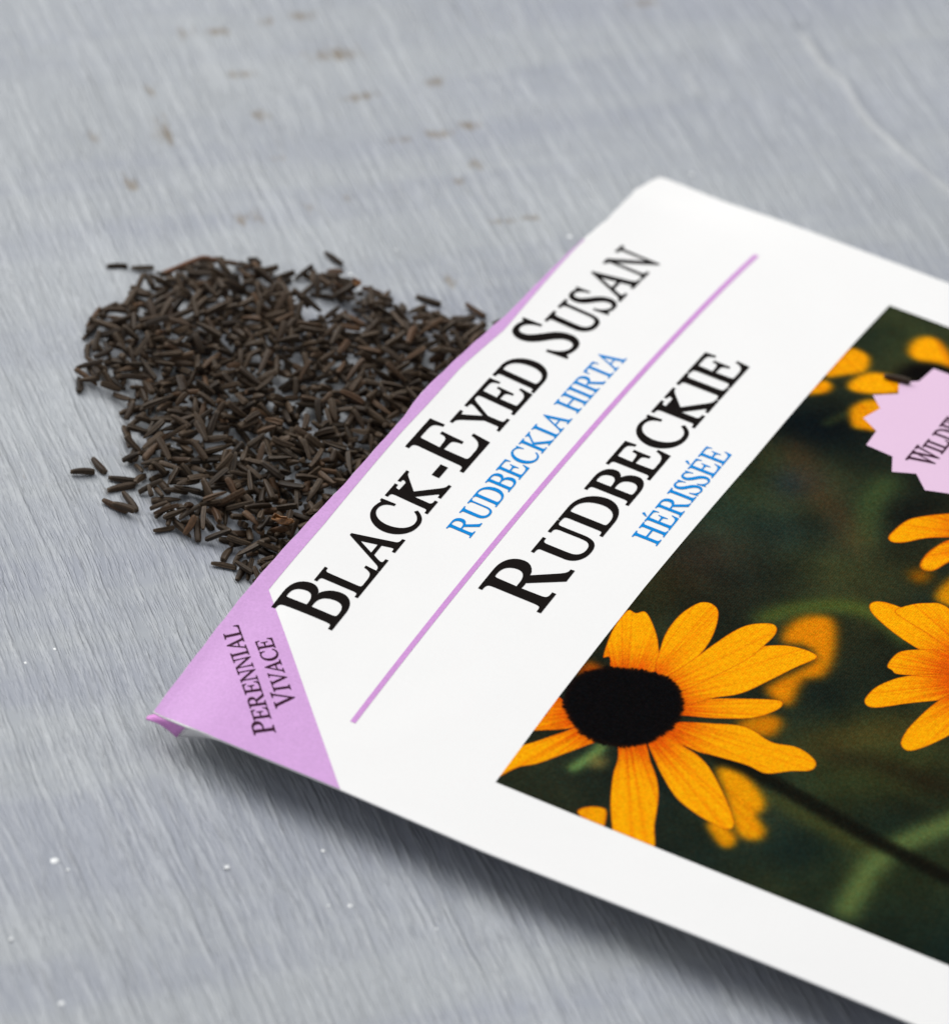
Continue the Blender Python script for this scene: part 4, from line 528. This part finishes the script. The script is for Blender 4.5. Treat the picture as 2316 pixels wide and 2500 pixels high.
def paint_picture():
    img = np.empty((TH_, TW, 3), np.float32); img[:] = np.array([31, 36, 25])/255
    yy, xx = np.mgrid[0:TH_, 0:TW].astype(np.float32); uu_ = U0+xx/PX; vv_ = V0+yy/PX
    for (bu, bv), r, c in BLOBS:
        k = np.exp(-((uu_-bu)/(r*1.3))**2-((vv_-bv)/r)**2)[..., None]*.85
        img += (np.array(c)*1.15/255-img)*k
    m1 = vnoise(3.5*PX, 1); m2 = vnoise(1.6*PX, 2); m3 = vnoise(5*PX, 3)
    img *= (.72+.38*m1+.18*m2)[..., None]
    img += ((m3-.5)*.07)[..., None]*np.array([1., .55, -.2]); img = np.clip(img, .01, 1)
    def put(r, color, k=1.0):
        if r is None: return
        sl, m = r; m = m[..., None]*k; img[sl] += (color-img[sl])*m
    def stroke(path, w, col, sg):
        P_ = smooth_path(path, 4); d = np.gradient(P_, axis=0); n = np.stack([-d[:, 1], d[:, 0]], 1); n /= np.linalg.norm(n, axis=1)[:, None]+1e-9
        put(raster(np.r_[P_+n*w/2, (P_-n*w/2)[::-1]], sg, False), np.array(col)*(1.25 if max(col) > 40 else 1)/255, .95)
    rf = np.random.RandomState(21)
    for i in range(34):                       # blurred grass blades and leaves behind the flowers
        x_, y_ = rf.uniform(U0, 78), rf.uniform(V0, 62); a_ = rf.uniform(-1.2, 1.2)+(1.57 if rf.rand() < .3 else 0); L_ = rf.uniform(3, 10)
        col = [(62, 70, 34), (12, 18, 14), (54, 46, 24), (20, 34, 32), (72, 82, 44)][rf.randint(5)]
        pth = [(x_+math.cos(a_)*L_*q+math.sin(q*2)*.8, y_+math.sin(a_)*L_*q) for q in (0, .33, .66, 1)]
        P_ = smooth_path(pth, 4); d = np.gradient(P_, axis=0); n = np.stack([-d[:, 1], d[:, 0]], 1); n /= np.linalg.norm(n, axis=1)[:, None]+1e-9; w_ = rf.uniform(.4, 1.3)
        put(raster(np.r_[P_+n*w_/2, (P_-n*w_/2)[::-1]], rf.uniform(.25, .7), False), np.array(col)/255, .5)
    for a in LINES[2:]: stroke(*a)
    stroke(*LINES[1]); stroke(*LINES[0])
    def petal(poly, cen, sg, bright=1.0, seed=0, reach=8.5):
        r = raster(poly, sg)
        if r is None: return
        sl, m = r; u = uu_[sl]-cen[0]; v = vv_[sl]-cen[1]
        th = np.arctan2(v, u); rad = np.hypot(u, v)
        rs = np.random.RandomState(100+seed); tab = rs.rand(720); tab2 = rs.rand(260)
        q = (th+math.pi)/(2*math.pi); i1 = q*719; f = i1-i1.astype(int)
        st = tab[i1.astype(int)]*(1-f)+tab[np.minimum(i1.astype(int)+1, 719)]*f
        i2 = q*259; f = i2-i2.astype(int); s2 = tab2[i2.astype(int)]*(1-f)+tab2[np.minimum(i2.astype(int)+1, 259)]*f
        t = np.clip(.42*s2+.42*st-.05+.9*np.exp(-((rad-2.6)/2.6)**2)-.35*np.clip((rad-4)/5, 0, 1)-.05, 0, 1)[..., None]
        if sg > .3: t = t*.3+.25
        colr = np.array([255, 164, 0])/255*(1-t)+np.array([216, 84, 0])/255*t
        colr = colr*(bright if bright < 1 else 1)+(1-bright)*np.array([.05, .02, 0])
        edge = np.clip(1-np.abs(m-.52)/.42, 0, 1)[..., None]*(.75 if sg < .2 else .0)   # darker orange rim of the print
        colr = colr*(1-edge)+np.array([165, 48, 8])/255*edge
        mm = np.clip((m-.35)*2.6, 0, 1)[..., None] if sg < .2 else m[..., None]
        img[sl] += (colr-img[sl])*mm
    cmain = np.mean(np.array(DISC), axis=0)
    for i, (p_, k) in enumerate(SOFT): petal(p_, cmain, [.34, .28, .22, .3, .12, .36][i], k, 40+i)
    order = [9, 8, 4, 5, 0, 1, 3, 2, 7, 6]
    for i in order: petal(SHARP[i], cmain, .07, 1.0, i)
    # dark creases between petals
    def cpt(*a): return [tuple(x) for x in a]
    put(raster(DISC, .10), np.array([20, 6, 4])/255, 1)
    d2 = [(cmain[0]+(x-cmain[0])*.96, cmain[1]+(y-cmain[1])*.96) for x, y in DISC]
    put(raster(d2, .12), np.array([5, 3, 6])/255, 1)
    rs = np.random.RandomState(5)
    for i in range(150):                      # ragged rim of the dark cone
        a = rs.uniform(0, 6.283); k = rs.randint(len(DISC)); t = rs.rand()
        p0 = np.array(DISC[k-1]); p1 = np.array(DISC[k]); p_ = p0+(p1-p0)*t; o_ = (p_-cmain); o_ /= np.linalg.norm(o_); n_ = np.array([-o_[1], o_[0]])
        r_ = rs.uniform(.10, .26); p_ = p_+o_*rs.uniform(-.1, .08)
        put(raster([p_+n_*.09, p_+o_*r_, p_-n_*.09, p_-o_*.2], .04, False), np.array([12, 4, 4])/255, .9)
    # the two flowers at the right, carried on beyond the view
    cr = np.array(RIGHTC)
    for i, a in enumerate(np.radians([-75, -35, 5, 50, 88, 128])):
        o_ = np.array([math.cos(a), math.sin(a)]); n_ = np.array([-o_[1], o_[0]]); L = 11.5
        petal([cr+o_*1.5-n_*.9, cr+o_*L*.55-n_*1.7, cr+o_*L*.9-n_*1.1, cr+o_*L, cr+o_*L*.9+n_*1.1, cr+o_*L*.55+n_*1.7, cr+o_*1.5+n_*.9], cr, .09, 1, 60+i)
    for i, p_ in enumerate(RIGHT): petal(p_, cr, .07, 1.0, 20+i)
    put(raster([cr+np.array([math.cos(a)*2.9, math.sin(a)*3.4]) for a in np.linspace(0, 6.0, 16)], .15), np.array([8, 4, 5])/255)
    cu = np.array(UPPER[0][0][3])+np.array([1.5, 7.0])
    for i, (p_, k) in enumerate(UPPER): petal(p_, cu, [.13, .17, .4, .3, .24, .24, .24, .24, .30][i], k, 80+i)
    for p_ in DARKS: put(raster(p_, .45), np.array([6, 3, 3])/255)
    # print screen: rosette of dots plus ink grain
    for ang, pit, ch, am in ((15, .215, 0, .10), (75, .215, 1, .13), (45, .23, slice(0, 3), .11)):
        c_, s_ = math.cos(math.radians(ang)), math.sin(math.radians(ang)); k = 2*math.pi/(pit*PX)
        d_ = np.sin((xx*c_+yy*s_)*k)*np.sin((yy*c_-xx*s_)*k)
        if isinstance(ch, slice): img[..., ch] += (d_*am)[..., None]*(.25+img[..., ch]*.7)
        else: img[..., ch] += d_*am*(.35+img[..., ch]*.8)
    img += ((nrs.rand(TH_, TW, 1)-.5)*.10).astype(np.float32)*(.35+img)
    img += ((vnoise(2.3, 31)-.5)*.26)[..., None]*(.16+img*.5)*np.array([1, 1, .9]); img += ((vnoise(2.1, 32)-.5)*.10)[..., None]*np.array([1, -.3, -.8])*(.3+img)
    im = bpy.data.images.new('printed_flowers', TW, TH_)
    px = np.ones((TH_, TW, 4), np.float32); px[..., :3] = np.clip(img, 0, 1)
    im.pixels.foreach_set(px.ravel()); im.update(); im.pack()
    return im
im = paint_picture()
N = NT('printed_flower_photo')
tx = N.n('ShaderNodeTexImage', interpolation='Cubic', extension='EXTEND'); tx.image = im
N.t.links.new(N.n('ShaderNodeUVMap').outputs[0], tx.inputs[0])
c_ = N.mix(1.0, tx.outputs[0], (.86, .86, .86, 1), 'MULTIPLY')
M['picture'] = N.set(Base_Color=c_, Roughness=.6, Specular_IOR_Level=.015, Normal=paper_fibre(N, .08))
drape('flower_picture', M['picture'], [[[(5.70, 23.02), (16, 22.86), (30, 22.76), (49, 22.86), (68, 22.58), (76.78, 22.48), (76.85, 60), (76.8, 100.9), (5.9, 100.9), (5.92, 56)]]], .020, None, 1.0, None, lambda x, y: ((x-U0)/(U1-U0), (y-V0)/(V1-V0)))

# pale starburst badge printed over the picture
R0, R1 = STARR; n_in = len(STAR)
star = [tuple(p) for p in STAR]
a_last = math.atan2(star[-1][1]-STARC[1], star[-1][0]-STARC[0]); a_first = math.atan2(star[0][1]-STARC[1], star[0][0]-STARC[0])
gapa = (a_last-a_first) % (2*math.pi)
# the photographed teeth run one way round; close the other way with even teeth
sweep = -(2*math.pi-((a_first-a_last) % (2*math.pi))) if ((a_first-a_last) % (2*math.pi)) < math.pi else None
going = math.atan2(star[2][1]-STARC[1], star[2][0]-STARC[0])-a_first
sgn = 1 if ((going+math.pi) % (2*math.pi)-math.pi) > 0 else -1
rest = (sgn*(a_first-a_last)) % (2*math.pi)
nt = max(2, round(rest/math.radians(20.5)))
for k in range(1, 2*nt):
    a = a_last+sgn*rest*k/(2*nt); r = R0 if k % 2 == 0 else R1
    star.append((STARC[0]+r*math.cos(a), STARC[1]+r*math.sin(a)))
badge = drape('starburst_badge', M['badge'], [[star]], .030)
text('badge_lettering', M['plum'], ['WILDFLOWER'], (56.3, 33.95), (1, -.01), 14.6, 1.9, .042, .80, 38, badge)

# side fold at the near corner, seen end-on below the front panel
def strip_mesh(name, mat, rows, thick=.08):
    V = []; F = []; n = len(rows[0])
    for r in rows:
        for p in r: V.append((p[0]*MM, p[1]*MM, p[2]*MM))
    for j in range(len(rows)-1):
        for i in range(n-1): F.append((j*n+i, j*n+i+1, (j+1)*n+i+1, (j+1)*n+i))
    o = link(name, mesh_of(name, V, F), mat, packet)
    md = o.modifiers.new('thickness', 'SOLIDIFY'); md.thickness = thick*MM; md.offset = 0
    return o
def lerp3(a, b, t): return tuple(a[i]+(b[i]-a[i])*t for i in range(3))
tip, rim, mid_, low, inner_, e1, e2, e3, _ = TIP
def epoint(v, off=0): q = pt(near_u(v)+.1, v, off); return (q[0]/MM, q[1]/MM, q[2]/MM)
rows = []
for k, (t, vtop) in enumerate(zip(np.linspace(0, 1, 8), np.linspace(.0, 2.6, 8))):
    top = epoint(vtop, -.14)
    bot = lerp3(rim, low, t); bot = (bot[0], bot[1], bot[2]+.25*math.sin(math.pi*t))
    out = []
    for s_ in np.linspace(0, 1, 7):
        q = lerp3(top, bot, s_); b = math.sin(math.pi*s_)*(.35*(1-t)+.1)
        out.append((q[0]-EU[0]*b*.2+EV[0]*-b*.6, q[1]-EU[1]*b*.2+EV[1]*-b*.6, q[2]))
    rows.append(out)
strip_mesh('side_fold', M['fold'], rows)
rows = []
for t in np.linspace(0, 1, 10):
    vtop = 2.75+t*4.2; top = epoint(vtop, -.16)
    bot = lerp3(low, e2, t); bot = (bot[0]+EU[0]*.12, bot[1]+EU[1]*.12, bot[2]+.05)
    if t > .98: bot = lerp3(bot, top, .9)
    rows.append([lerp3(top, bot, s_) for s_ in np.linspace(0, 1, 5)])
strip_mesh('inner_flap', M['inner'], rows)

# ---------------------------------------------------------------- seeds
def seed_mesh(name, k):
    r = random.Random(50+k); L = 1.0; n = 9; V = []; F = []; tint = []; rib = []
    bend = r.uniform(-.026, .026); bend2 = r.uniform(-.02, .02); ww = r.uniform(.85, 1.15); sides = r.choice([3, 4, 4])
    prof = [(0, .50), (.015, .60), (.14, .78), (.34, .93), (.58, 1.0), (.80, 1.0), (.955, .90), (.985, .80), (1.0, .62)] if k % 3 else [(0, .16), (.04, .34), (.18, .60), (.4, .84), (.65, 1.0), (.86, 1.0), (.965, .88), (.985, .80), (1.0, .62)]
    n = 12; ph = r.uniform(0, 6.28)
    for t, w in prof:
        x = (t-.5)*L
        for i in range(n):
            a = 2*math.pi*i/n
            rr = .108*w*ww*(1+.17*math.cos(sides*a+ph)+.06*math.cos(6*a+ph*2)+r.uniform(-.03, .03))
            V.append((x, rr*math.cos(a)+bend*(1-4*(t-.5)**2), rr*.88*math.sin(a)+bend2*(1-4*(t-.5)**2)))
            rib.append(max(0, math.cos(6*a+ph*2)) if .02 < t < .97 else .75)
    m_ = len(prof)
    for j in range(m_-1):
        for i in range(n): i2 = (i+1) % n; F.append((j*n+i, j*n+i2, (j+1)*n+i2, (j+1)*n+i))
    V.append((-.5, bend*0, 0)); rib.append(0); V.append((.475, 0, 0)); rib.append(0)
    for i in range(n):
        F.append((len(V)-2, (i+1) % n, i)); F.append(((m_-1)*n+i, (m_-1)*n+(i+1) % n, len(V)-1))
    m = mesh_of(name, V, F)
    bm = bmesh.new(); bm.from_mesh(m)
    for e in bm.edges:
        if len(e.link_faces) == 2 and e.calc_face_angle(0) > .62: e.smooth = False
    bm.to_mesh(m); bm.free()
    m.attributes.new('rib', 'FLOAT', 'POINT').data.foreach_set('value', rib)
    m.attributes.new('tint', 'FLOAT', 'POINT').data.foreach_set('value', [k*.137]*len(V))
    m.materials.append(M['seed'])
    return m
SM = [seed_mesh('seed', k) for k in range(9)]
LEN0 = 2.0; HALF = .25
GX0, GY0, CELL = -48.0, -40.0, .1
HN = 760
HF = np.full((HN, HN), .02, np.float32); OWN = np.full((HN, HN), -1, np.int32)
# the back panel of the packet lies under part of the pile
def inside(poly, x, y):
    c = False; n = len(poly)
    for i in range(n):
        x1, y1 = poly[i-1]; x2, y2 = poly[i]
        if (y1 > y) != (y2 > y) and x < (x2-x1)*(y-y1)/(y2-y1)+x1: c = not c
    return c
def cidx(x, y): return int((x-GX0)/CELL), int((y-GY0)/CELL)
seeds = []        # (x, y, z, yaw, pitch, roll, length, width, variant)
def uvof(x, y):
    q = np.array([x, y])-PA; return float(q@EU), float(q@EV)
def rest(x, y, yaw, L):
    cs, sn = math.cos(yaw), math.sin(yaw); n = 11; hs = []
    for i in range(n):
        t = (i/(n-1)-.5)*L*.94; hm = -1
        for o_ in (-.18, 0, .18):
            ii, jj = cidx(x+cs*t-sn*o_, y+sn*t+cs*o_)
            if not (0 <= ii < HN and 0 <= jj < HN): return None
            hm = max(hm, HF[jj, ii]-abs(o_)*.3)
        hs.append((t, float(hm)))
    best = None
    for t1, h1 in hs:
        if t1 > 0: continue
        for t2, h2 in hs:
            if t2 < 0 or t2 == t1: continue
            b = (h2-h1)/(t2-t1); z0 = h1-b*t1
            if best is None or z0 > best[0]: best = (z0, b)
    z0, b = best
    b = max(min(b, .75), -.75)
    z0 = max(h-b*t for t, h in hs)
    return z0, b
def lay(x, y, yaw, L, wd, var, z0, b):
    i_ = len(seeds); cs, sn = math.cos(yaw), math.sin(yaw)
    hw = HALF*wd
    for k in range(int(L/.06)+1):
        t = -L/2+k*.06; taper = 1-.35*abs(2*t/L)**3
        for o_ in np.arange(-hw*.95, hw*.96, .055):
            ii, jj = cidx(x+cs*t-sn*o_, y+sn*t+cs*o_)
            if 0 <= ii < HN and 0 <= jj < HN:
                top = z0+b*t+hw*taper*.9+hw*.9*math.sqrt(max(0, 1-(o_/hw)**2))
                if top > HF[jj, ii]: HF[jj, ii] = top; OWN[jj, ii] = i_
    seeds.append((x, y, z0+hw*.9, yaw, math.atan(b), rnd.uniform(0, 6.28), L, wd, var))
for (a_, b_) in LONE:
    dx, dy = b_[0]-a_[0], b_[1]-a_[1]; L = min(max(math.hypot(dx, dy), 1.6), 2.4)
    x, y = (a_[0]+b_[0])/2, (a_[1]+b_[1])/2; yaw = math.atan2(dy, dx)
    z0, b = rest(x, y, yaw, L); lay(x, y, yaw, L, 1.0, rnd.choice([1, 2, 4, 5]), z0, b)
NL = len(LONE)
# seeds inside the mouth rest on the back panel
gy_, gx_ = np.mgrid[0:HN, 0:HN]; gx_ = GX0+gx_*CELL-PA[0]; gy_ = GY0+gy_*CELL-PA[1]
gu = gx_*EU[0]+gy_*EU[1]; gv = gx_*EV[0]+gy_*EV[1]
k_ = (gv > 1.45) & (gu > 5) & (gu < 78); HF[k_] = np.maximum(HF[k_], .50)
px_ = [p[0] for p in PILE]; py_ = [p[1] for p in PILE]
def edge_dist(x, y):
    b = 99
    for i in range(len(PILE)):
        (x1, y1), (x2, y2) = PILE[i-1], PILE[i]; dx, dy = x2-x1, y2-y1
        t = max(0, min(1, ((x-x1)*dx+(y-y1)*dy)/(dx*dx+dy*dy+1e-9))); b = min(b, math.hypot(x-x1-t*dx, y-y1-t*dy))
    return b
tries = 0; count = 0
TARGET = 1440
while count < TARGET and tries < 60000:
    tries += 1
    best = None
    for _ in range(3):
        x = rnd.uniform(min(px_), max(px_)); y = rnd.uniform(min(py_), max(py_))
        if not inside(PILE, x, y): continue
        ed = edge_dist(x, y); u_, v_ = uvof(x, y)
        if v_ > 5.5 or (v_ > .3 and rnd.random() < .45) or u_ < 11: continue
        hole = 0
        L = LEN0*(rnd.uniform(.74, 1.14) if rnd.random() > .08 else rnd.uniform(.42, .7)); yaw = rnd.uniform(0, math.pi*2)
        for (hx_, hy_), r in HOLES:
            for k_ in (-.42, 0, .42):
                qx, qy = x+math.cos(yaw)*k_*L-hx_, y+math.sin(yaw)*k_*L-hy_
                hole = max(hole, math.exp(-(math.hypot(qx, qy)/(r*(.9 if r < .7 else 1.12)))**6))
        if rnd.random() < hole*.97: continue
        ex = .30*L
        if ed < .75 and rnd.random() > .06:                     # keep the outline of the pile
            if not (inside(PILE, x+math.cos(yaw)*ex, y+math.sin(yaw)*ex) and inside(PILE, x-math.cos(yaw)*ex, y-math.sin(yaw)*ex)): continue
        q = rest(x, y, yaw, L)
        if q is None: continue
        cap_h = .45+1.45*min(1, ed/4.5)
        if v_ > -1.2: cap_h = min(cap_h+.5, float(zs(u_, max(v_, 0)))-1.0)
        if q[0] > cap_h: continue
        if best is None or q[0] < best[0]: best = (q[0], q[1], x, y, yaw, L)
    if best is None: continue
    z0, b, x, y, yaw, L = best
    lay(x, y, yaw, L, rnd.uniform(.86, 1.12), rnd.randrange(9), z0, b); count += 1
print('seeds', len(seeds), 'tries', tries)

def seed_matrix(s):
    x, y, z, yaw, pitch, roll, L, wd, var = s
    return (Matrix.Translation((x*MM, y*MM, z*MM)) @ Matrix.Rotation(yaw, 4, 'Z') @ Matrix.Rotation(-pitch, 4, 'Y') @ Matrix.Rotation(roll, 4, 'X')
            @ Matrix.Diagonal((L*MM, 2.25*wd*MM, 2.25*wd*MM, 1)))
LONE_LABELS = [
 'short dark seed lying alone furthest left above the pile', 'dark seed beside the top left edge, pointing at the pile',
 'small seed standing off the left edge of the pile, upright in view', 'long narrow seed lying level, alone at the far left below the pile bulge',
 'tilted seed just right of the lone level seed', 'upper of two parallel seeds at the lower left outcrop', 'lower of two parallel seeds at the lower left outcrop',
 'seed leaning steeply beside the two parallel seeds at lower left', 'dark seed lying alone above the gap in the top of the pile',
 'plump seed lying at the lowest tip of the pile beside the packet edge', 'thin seed between the plump lowest seed and the packet edge',
 'pointed wedge shaped seed at the bottom of the pile', 'dark seed jutting out from the lower left rim of the pile',
 'seed on the upper left shoulder of the pile, slanting up', 'frayed seed with pale bristles at its left end', 'dark seed resting just above the bristly seed',
 'seed lying alone between the pile and the packet, near its upper right end', 'greyish seed on the upper right fringe of the pile', 'slanting seed lying on bare table inside the gap of the pile']
# which seeds show: own cells of the height map, seen from the camera side and nearer ones larger
vis = np.bincount(OWN[OWN >= 0].ravel(), minlength=len(seeds)).astype(float)
campos = np.array(CAM[0])
score = []
for i, s in enumerate(seeds):
    u_, v_ = uvof(s[0], s[1]); d = math.dist((s[0], s[1], 0), campos)
    score.append((vis[i] if v_ < .2 else vis[i]*.05)*(420/d)**3)
rank = [i for i in sorted(range(NL, len(seeds)), key=lambda i: -score[i])]
own = set(rank[:300-NL-1])
first = None
for i in range(NL):
    o = link('seed', SM[seeds[i][8]]); o.matrix_world = seed_matrix(seeds[i])
    tag(o, LONE_LABELS[i], 'seed', 'seeds lying loose around the pile')
    if i == 14:
        V = []; F = []
        for k in range(7):
            y0 = (k-3)*.028; dy = (k-3)*.035+rnd.uniform(-.02, .02); z0 = rnd.uniform(-.05, .06); L_ = rnd.uniform(.12, .22); w = .006
            b0 = len(V)
            for q in range(4):
                t = q/3; V += [(-.49-L_*t, y0+dy*t-w*(1-t*.6), z0+t*.02), (-.49-L_*t, y0+dy*t+w*(1-t*.6), z0+t*.02), (-.49-L_*t, y0+dy*t, z0+t*.02+w*1.5)]
            for q in range(3):
                for e in range(3): e2 = (e+1) % 3; F.append((b0+q*3+e, b0+q*3+e2, b0+q*3+3+e2, b0+q*3+3+e))
        m = mesh_of('bristle', V, F)
        c = link('bristle_tuft', m, M['bristle'], o)
REGIONS = list(zip(['the top lobe of the pile', 'the left shoulder of the pile', 'the upper right arm of the pile', 'the middle of the pile',
 'the right part of the pile', 'the pile near the packet edge', 'the lower left rim of the pile', 'the lower middle of the pile',
 'the lower right of the pile', 'the bottom tip of the pile'], REGIONPTS))
for i in sorted(own):
    s = seeds[i]
    o = link('seed', SM[s[8]]); o.matrix_world = seed_matrix(s)
    c_, s_ = math.cos(s[3]), math.sin(s[3]); px_r = c_*CAM[1][0]+s_*CAM[1][1]; px_u = c_*CAM[2][0]+s_*CAM[2][1]
    an = math.degrees(math.atan2(px_u, px_r)) % 180
    way = 'lying level' if an < 22 or an > 158 else 'slanting up to the right' if an < 68 else 'upright in view' if an < 112 else 'slanting down to the right'
    where = min(REGIONS, key=lambda r: math.dist(r[1], (s[0], s[1])))[0]
    kind = 'short broken' if s[6] < 1.42 else 'slim' if s[7] < .95 else 'plump' if s[7] > 1.05 else 'ridged'
    tag(o, f'{kind} dark seed {way} in {where}', 'seed', 'seeds crowded in the pile')
# the rest of the pile as one mass
others = [s for i, s in enumerate(seeds) if i >= NL and i not in own]
AV = [np.array([v.co[:] for v in m.vertices]) for m in SM]
AF = [[tuple(p.vertices) for p in m.polygons] for m in SM]
AR = [np.array([d.value for d in m.attributes['rib'].data]) for m in SM]
V = []; F = []; TI = []; RI = []; base = 0
for s in others:
    mt = np.array(seed_matrix(s)); v = AV[s[8]]@mt[:3, :3].T+mt[:3, 3]
    V.append(v); F += [tuple(q+base for q in f) for f in AF[s[8]]]; TI += [rnd.random()]*len(v); RI.append(AR[s[8]]); base += len(v)
m = mesh_of('seed_pile', np.concatenate(V).tolist(), F)
m.attributes.new('tint', 'FLOAT', 'POINT').data.foreach_set('value', TI)
m.attributes.new('rib', 'FLOAT', 'POINT').data.foreach_set('value', np.concatenate(RI))
o = link('seed_pile', m, M['seed']); tag(o, 'mass of tiny dark brown seeds heaped at the open end of the packet', 'seeds', None, 'stuff')

# one seed lying on the packet, by the badge
(u1, v1), (u2, v2) = PSEED
p1 = Vector(pt(u1, v1, .27)); p2 = Vector(pt(u2, v2, .27)); mid = (p1+p2)/2; d = p2-p1
o = link('seed', SM[4]); o.matrix_world = seed_matrix((mid.x/MM, mid.y/MM, mid.z/MM, math.atan2(d.y, d.x), math.asin(d.z/d.length), .6, min(max(d.length/MM, 1.6), 2.6), 1.0, 4))
tag(o, 'single dark seed lying on the printed picture at the edge of the pale starburst badge', 'seed')

# bits of chaff and a thin bent stalk
def chaff(at, size, seed, label):
    r = random.Random(seed); bm = bmesh.new(); n = 9
    ring = []
    for j in range(4):
        rr = [.25, .8, 1.0, .85][j]
        ring.append([bm.verts.new((rr*math.cos(2*math.pi*i/n)*(1+r.uniform(-.25, .25)), rr*.62*math.sin(2*math.pi*i/n)*(1+r.uniform(-.25, .25)), [.0, .12, .34, .62][j]+r.uniform(-.14, .14))) for i in range(n)])
    for j in range(3):
        for i in range(n):
            if j == 2 and i % 4 == 1: continue
            bm.faces.new((ring[j][i], ring[j][(i+1) % n], ring[j+1][(i+1) % n], ring[j+1][i]))
    bm.faces.new(ring[0][::-1])
    m = bpy.data.meshes.new('chaff_flake'); bm.to_mesh(m); bm.free()
    o = link('chaff_flake', m, M['chaff']); md = o.modifiers.new('thickness', 'SOLIDIFY'); md.thickness = .08
    i, j = cidx(*at[:2]); z = float(HF[max(0, min(HN-1, j))-2:j+3, i-2:i+3].max())
    o.location = (at[0]*MM, at[1]*MM, (z+.02)*MM); o.scale = (size*MM,)*3; o.rotation_euler = (r.uniform(-.3, .3), r.uniform(-.3, .3), r.uniform(0, 6))
    tag(o, label, 'chaff')
chaff(CHAFF, .80, 3, 'crumpled orange brown flake of chaff near the packet edge at the bottom of the pile')
chaff(CHAFF2, .55, 8, 'small tan flake of chaff among the seeds at the top right of the pile')
def tube(path, r0, r1, n=7):
    P_ = smooth_path(path, 5); V = []; F = []
    for i, p_ in enumerate(P_):
        d_ = P_[min(i+1, len(P_)-1)]-P_[max(i-1, 0)]; d_ /= np.linalg.norm(d_); a = np.cross(d_, [0, 0, 1.]); a /= np.linalg.norm(a); b_ = np.cross(a, d_)
        r = r0+(r1-r0)*i/len(P_)
        for k in range(n): t = 2*math.pi*k/n; V.append(tuple((p_+(a*math.cos(t)+b_*math.sin(t))*r)*MM))
    for i in range(len(P_)-1):
        for k in range(n): k2 = (k+1) % n; F.append((i*n+k, i*n+k2, (i+1)*n+k2, (i+1)*n+k))
    F.append(tuple(range(n))[::-1]); F.append(tuple(range((len(P_)-1)*n, len(P_)*n)))
    return V, F
tp = [(p[0], p[1], z) for p, z in TWIG]
V, F = tube(tp, .24, .13)
o = link('dry_stalk', mesh_of('dry_stalk', V, F), M['twig']); tag(o, 'thin bent reddish brown stalk arching over the top of the seed pile', 'stalk')
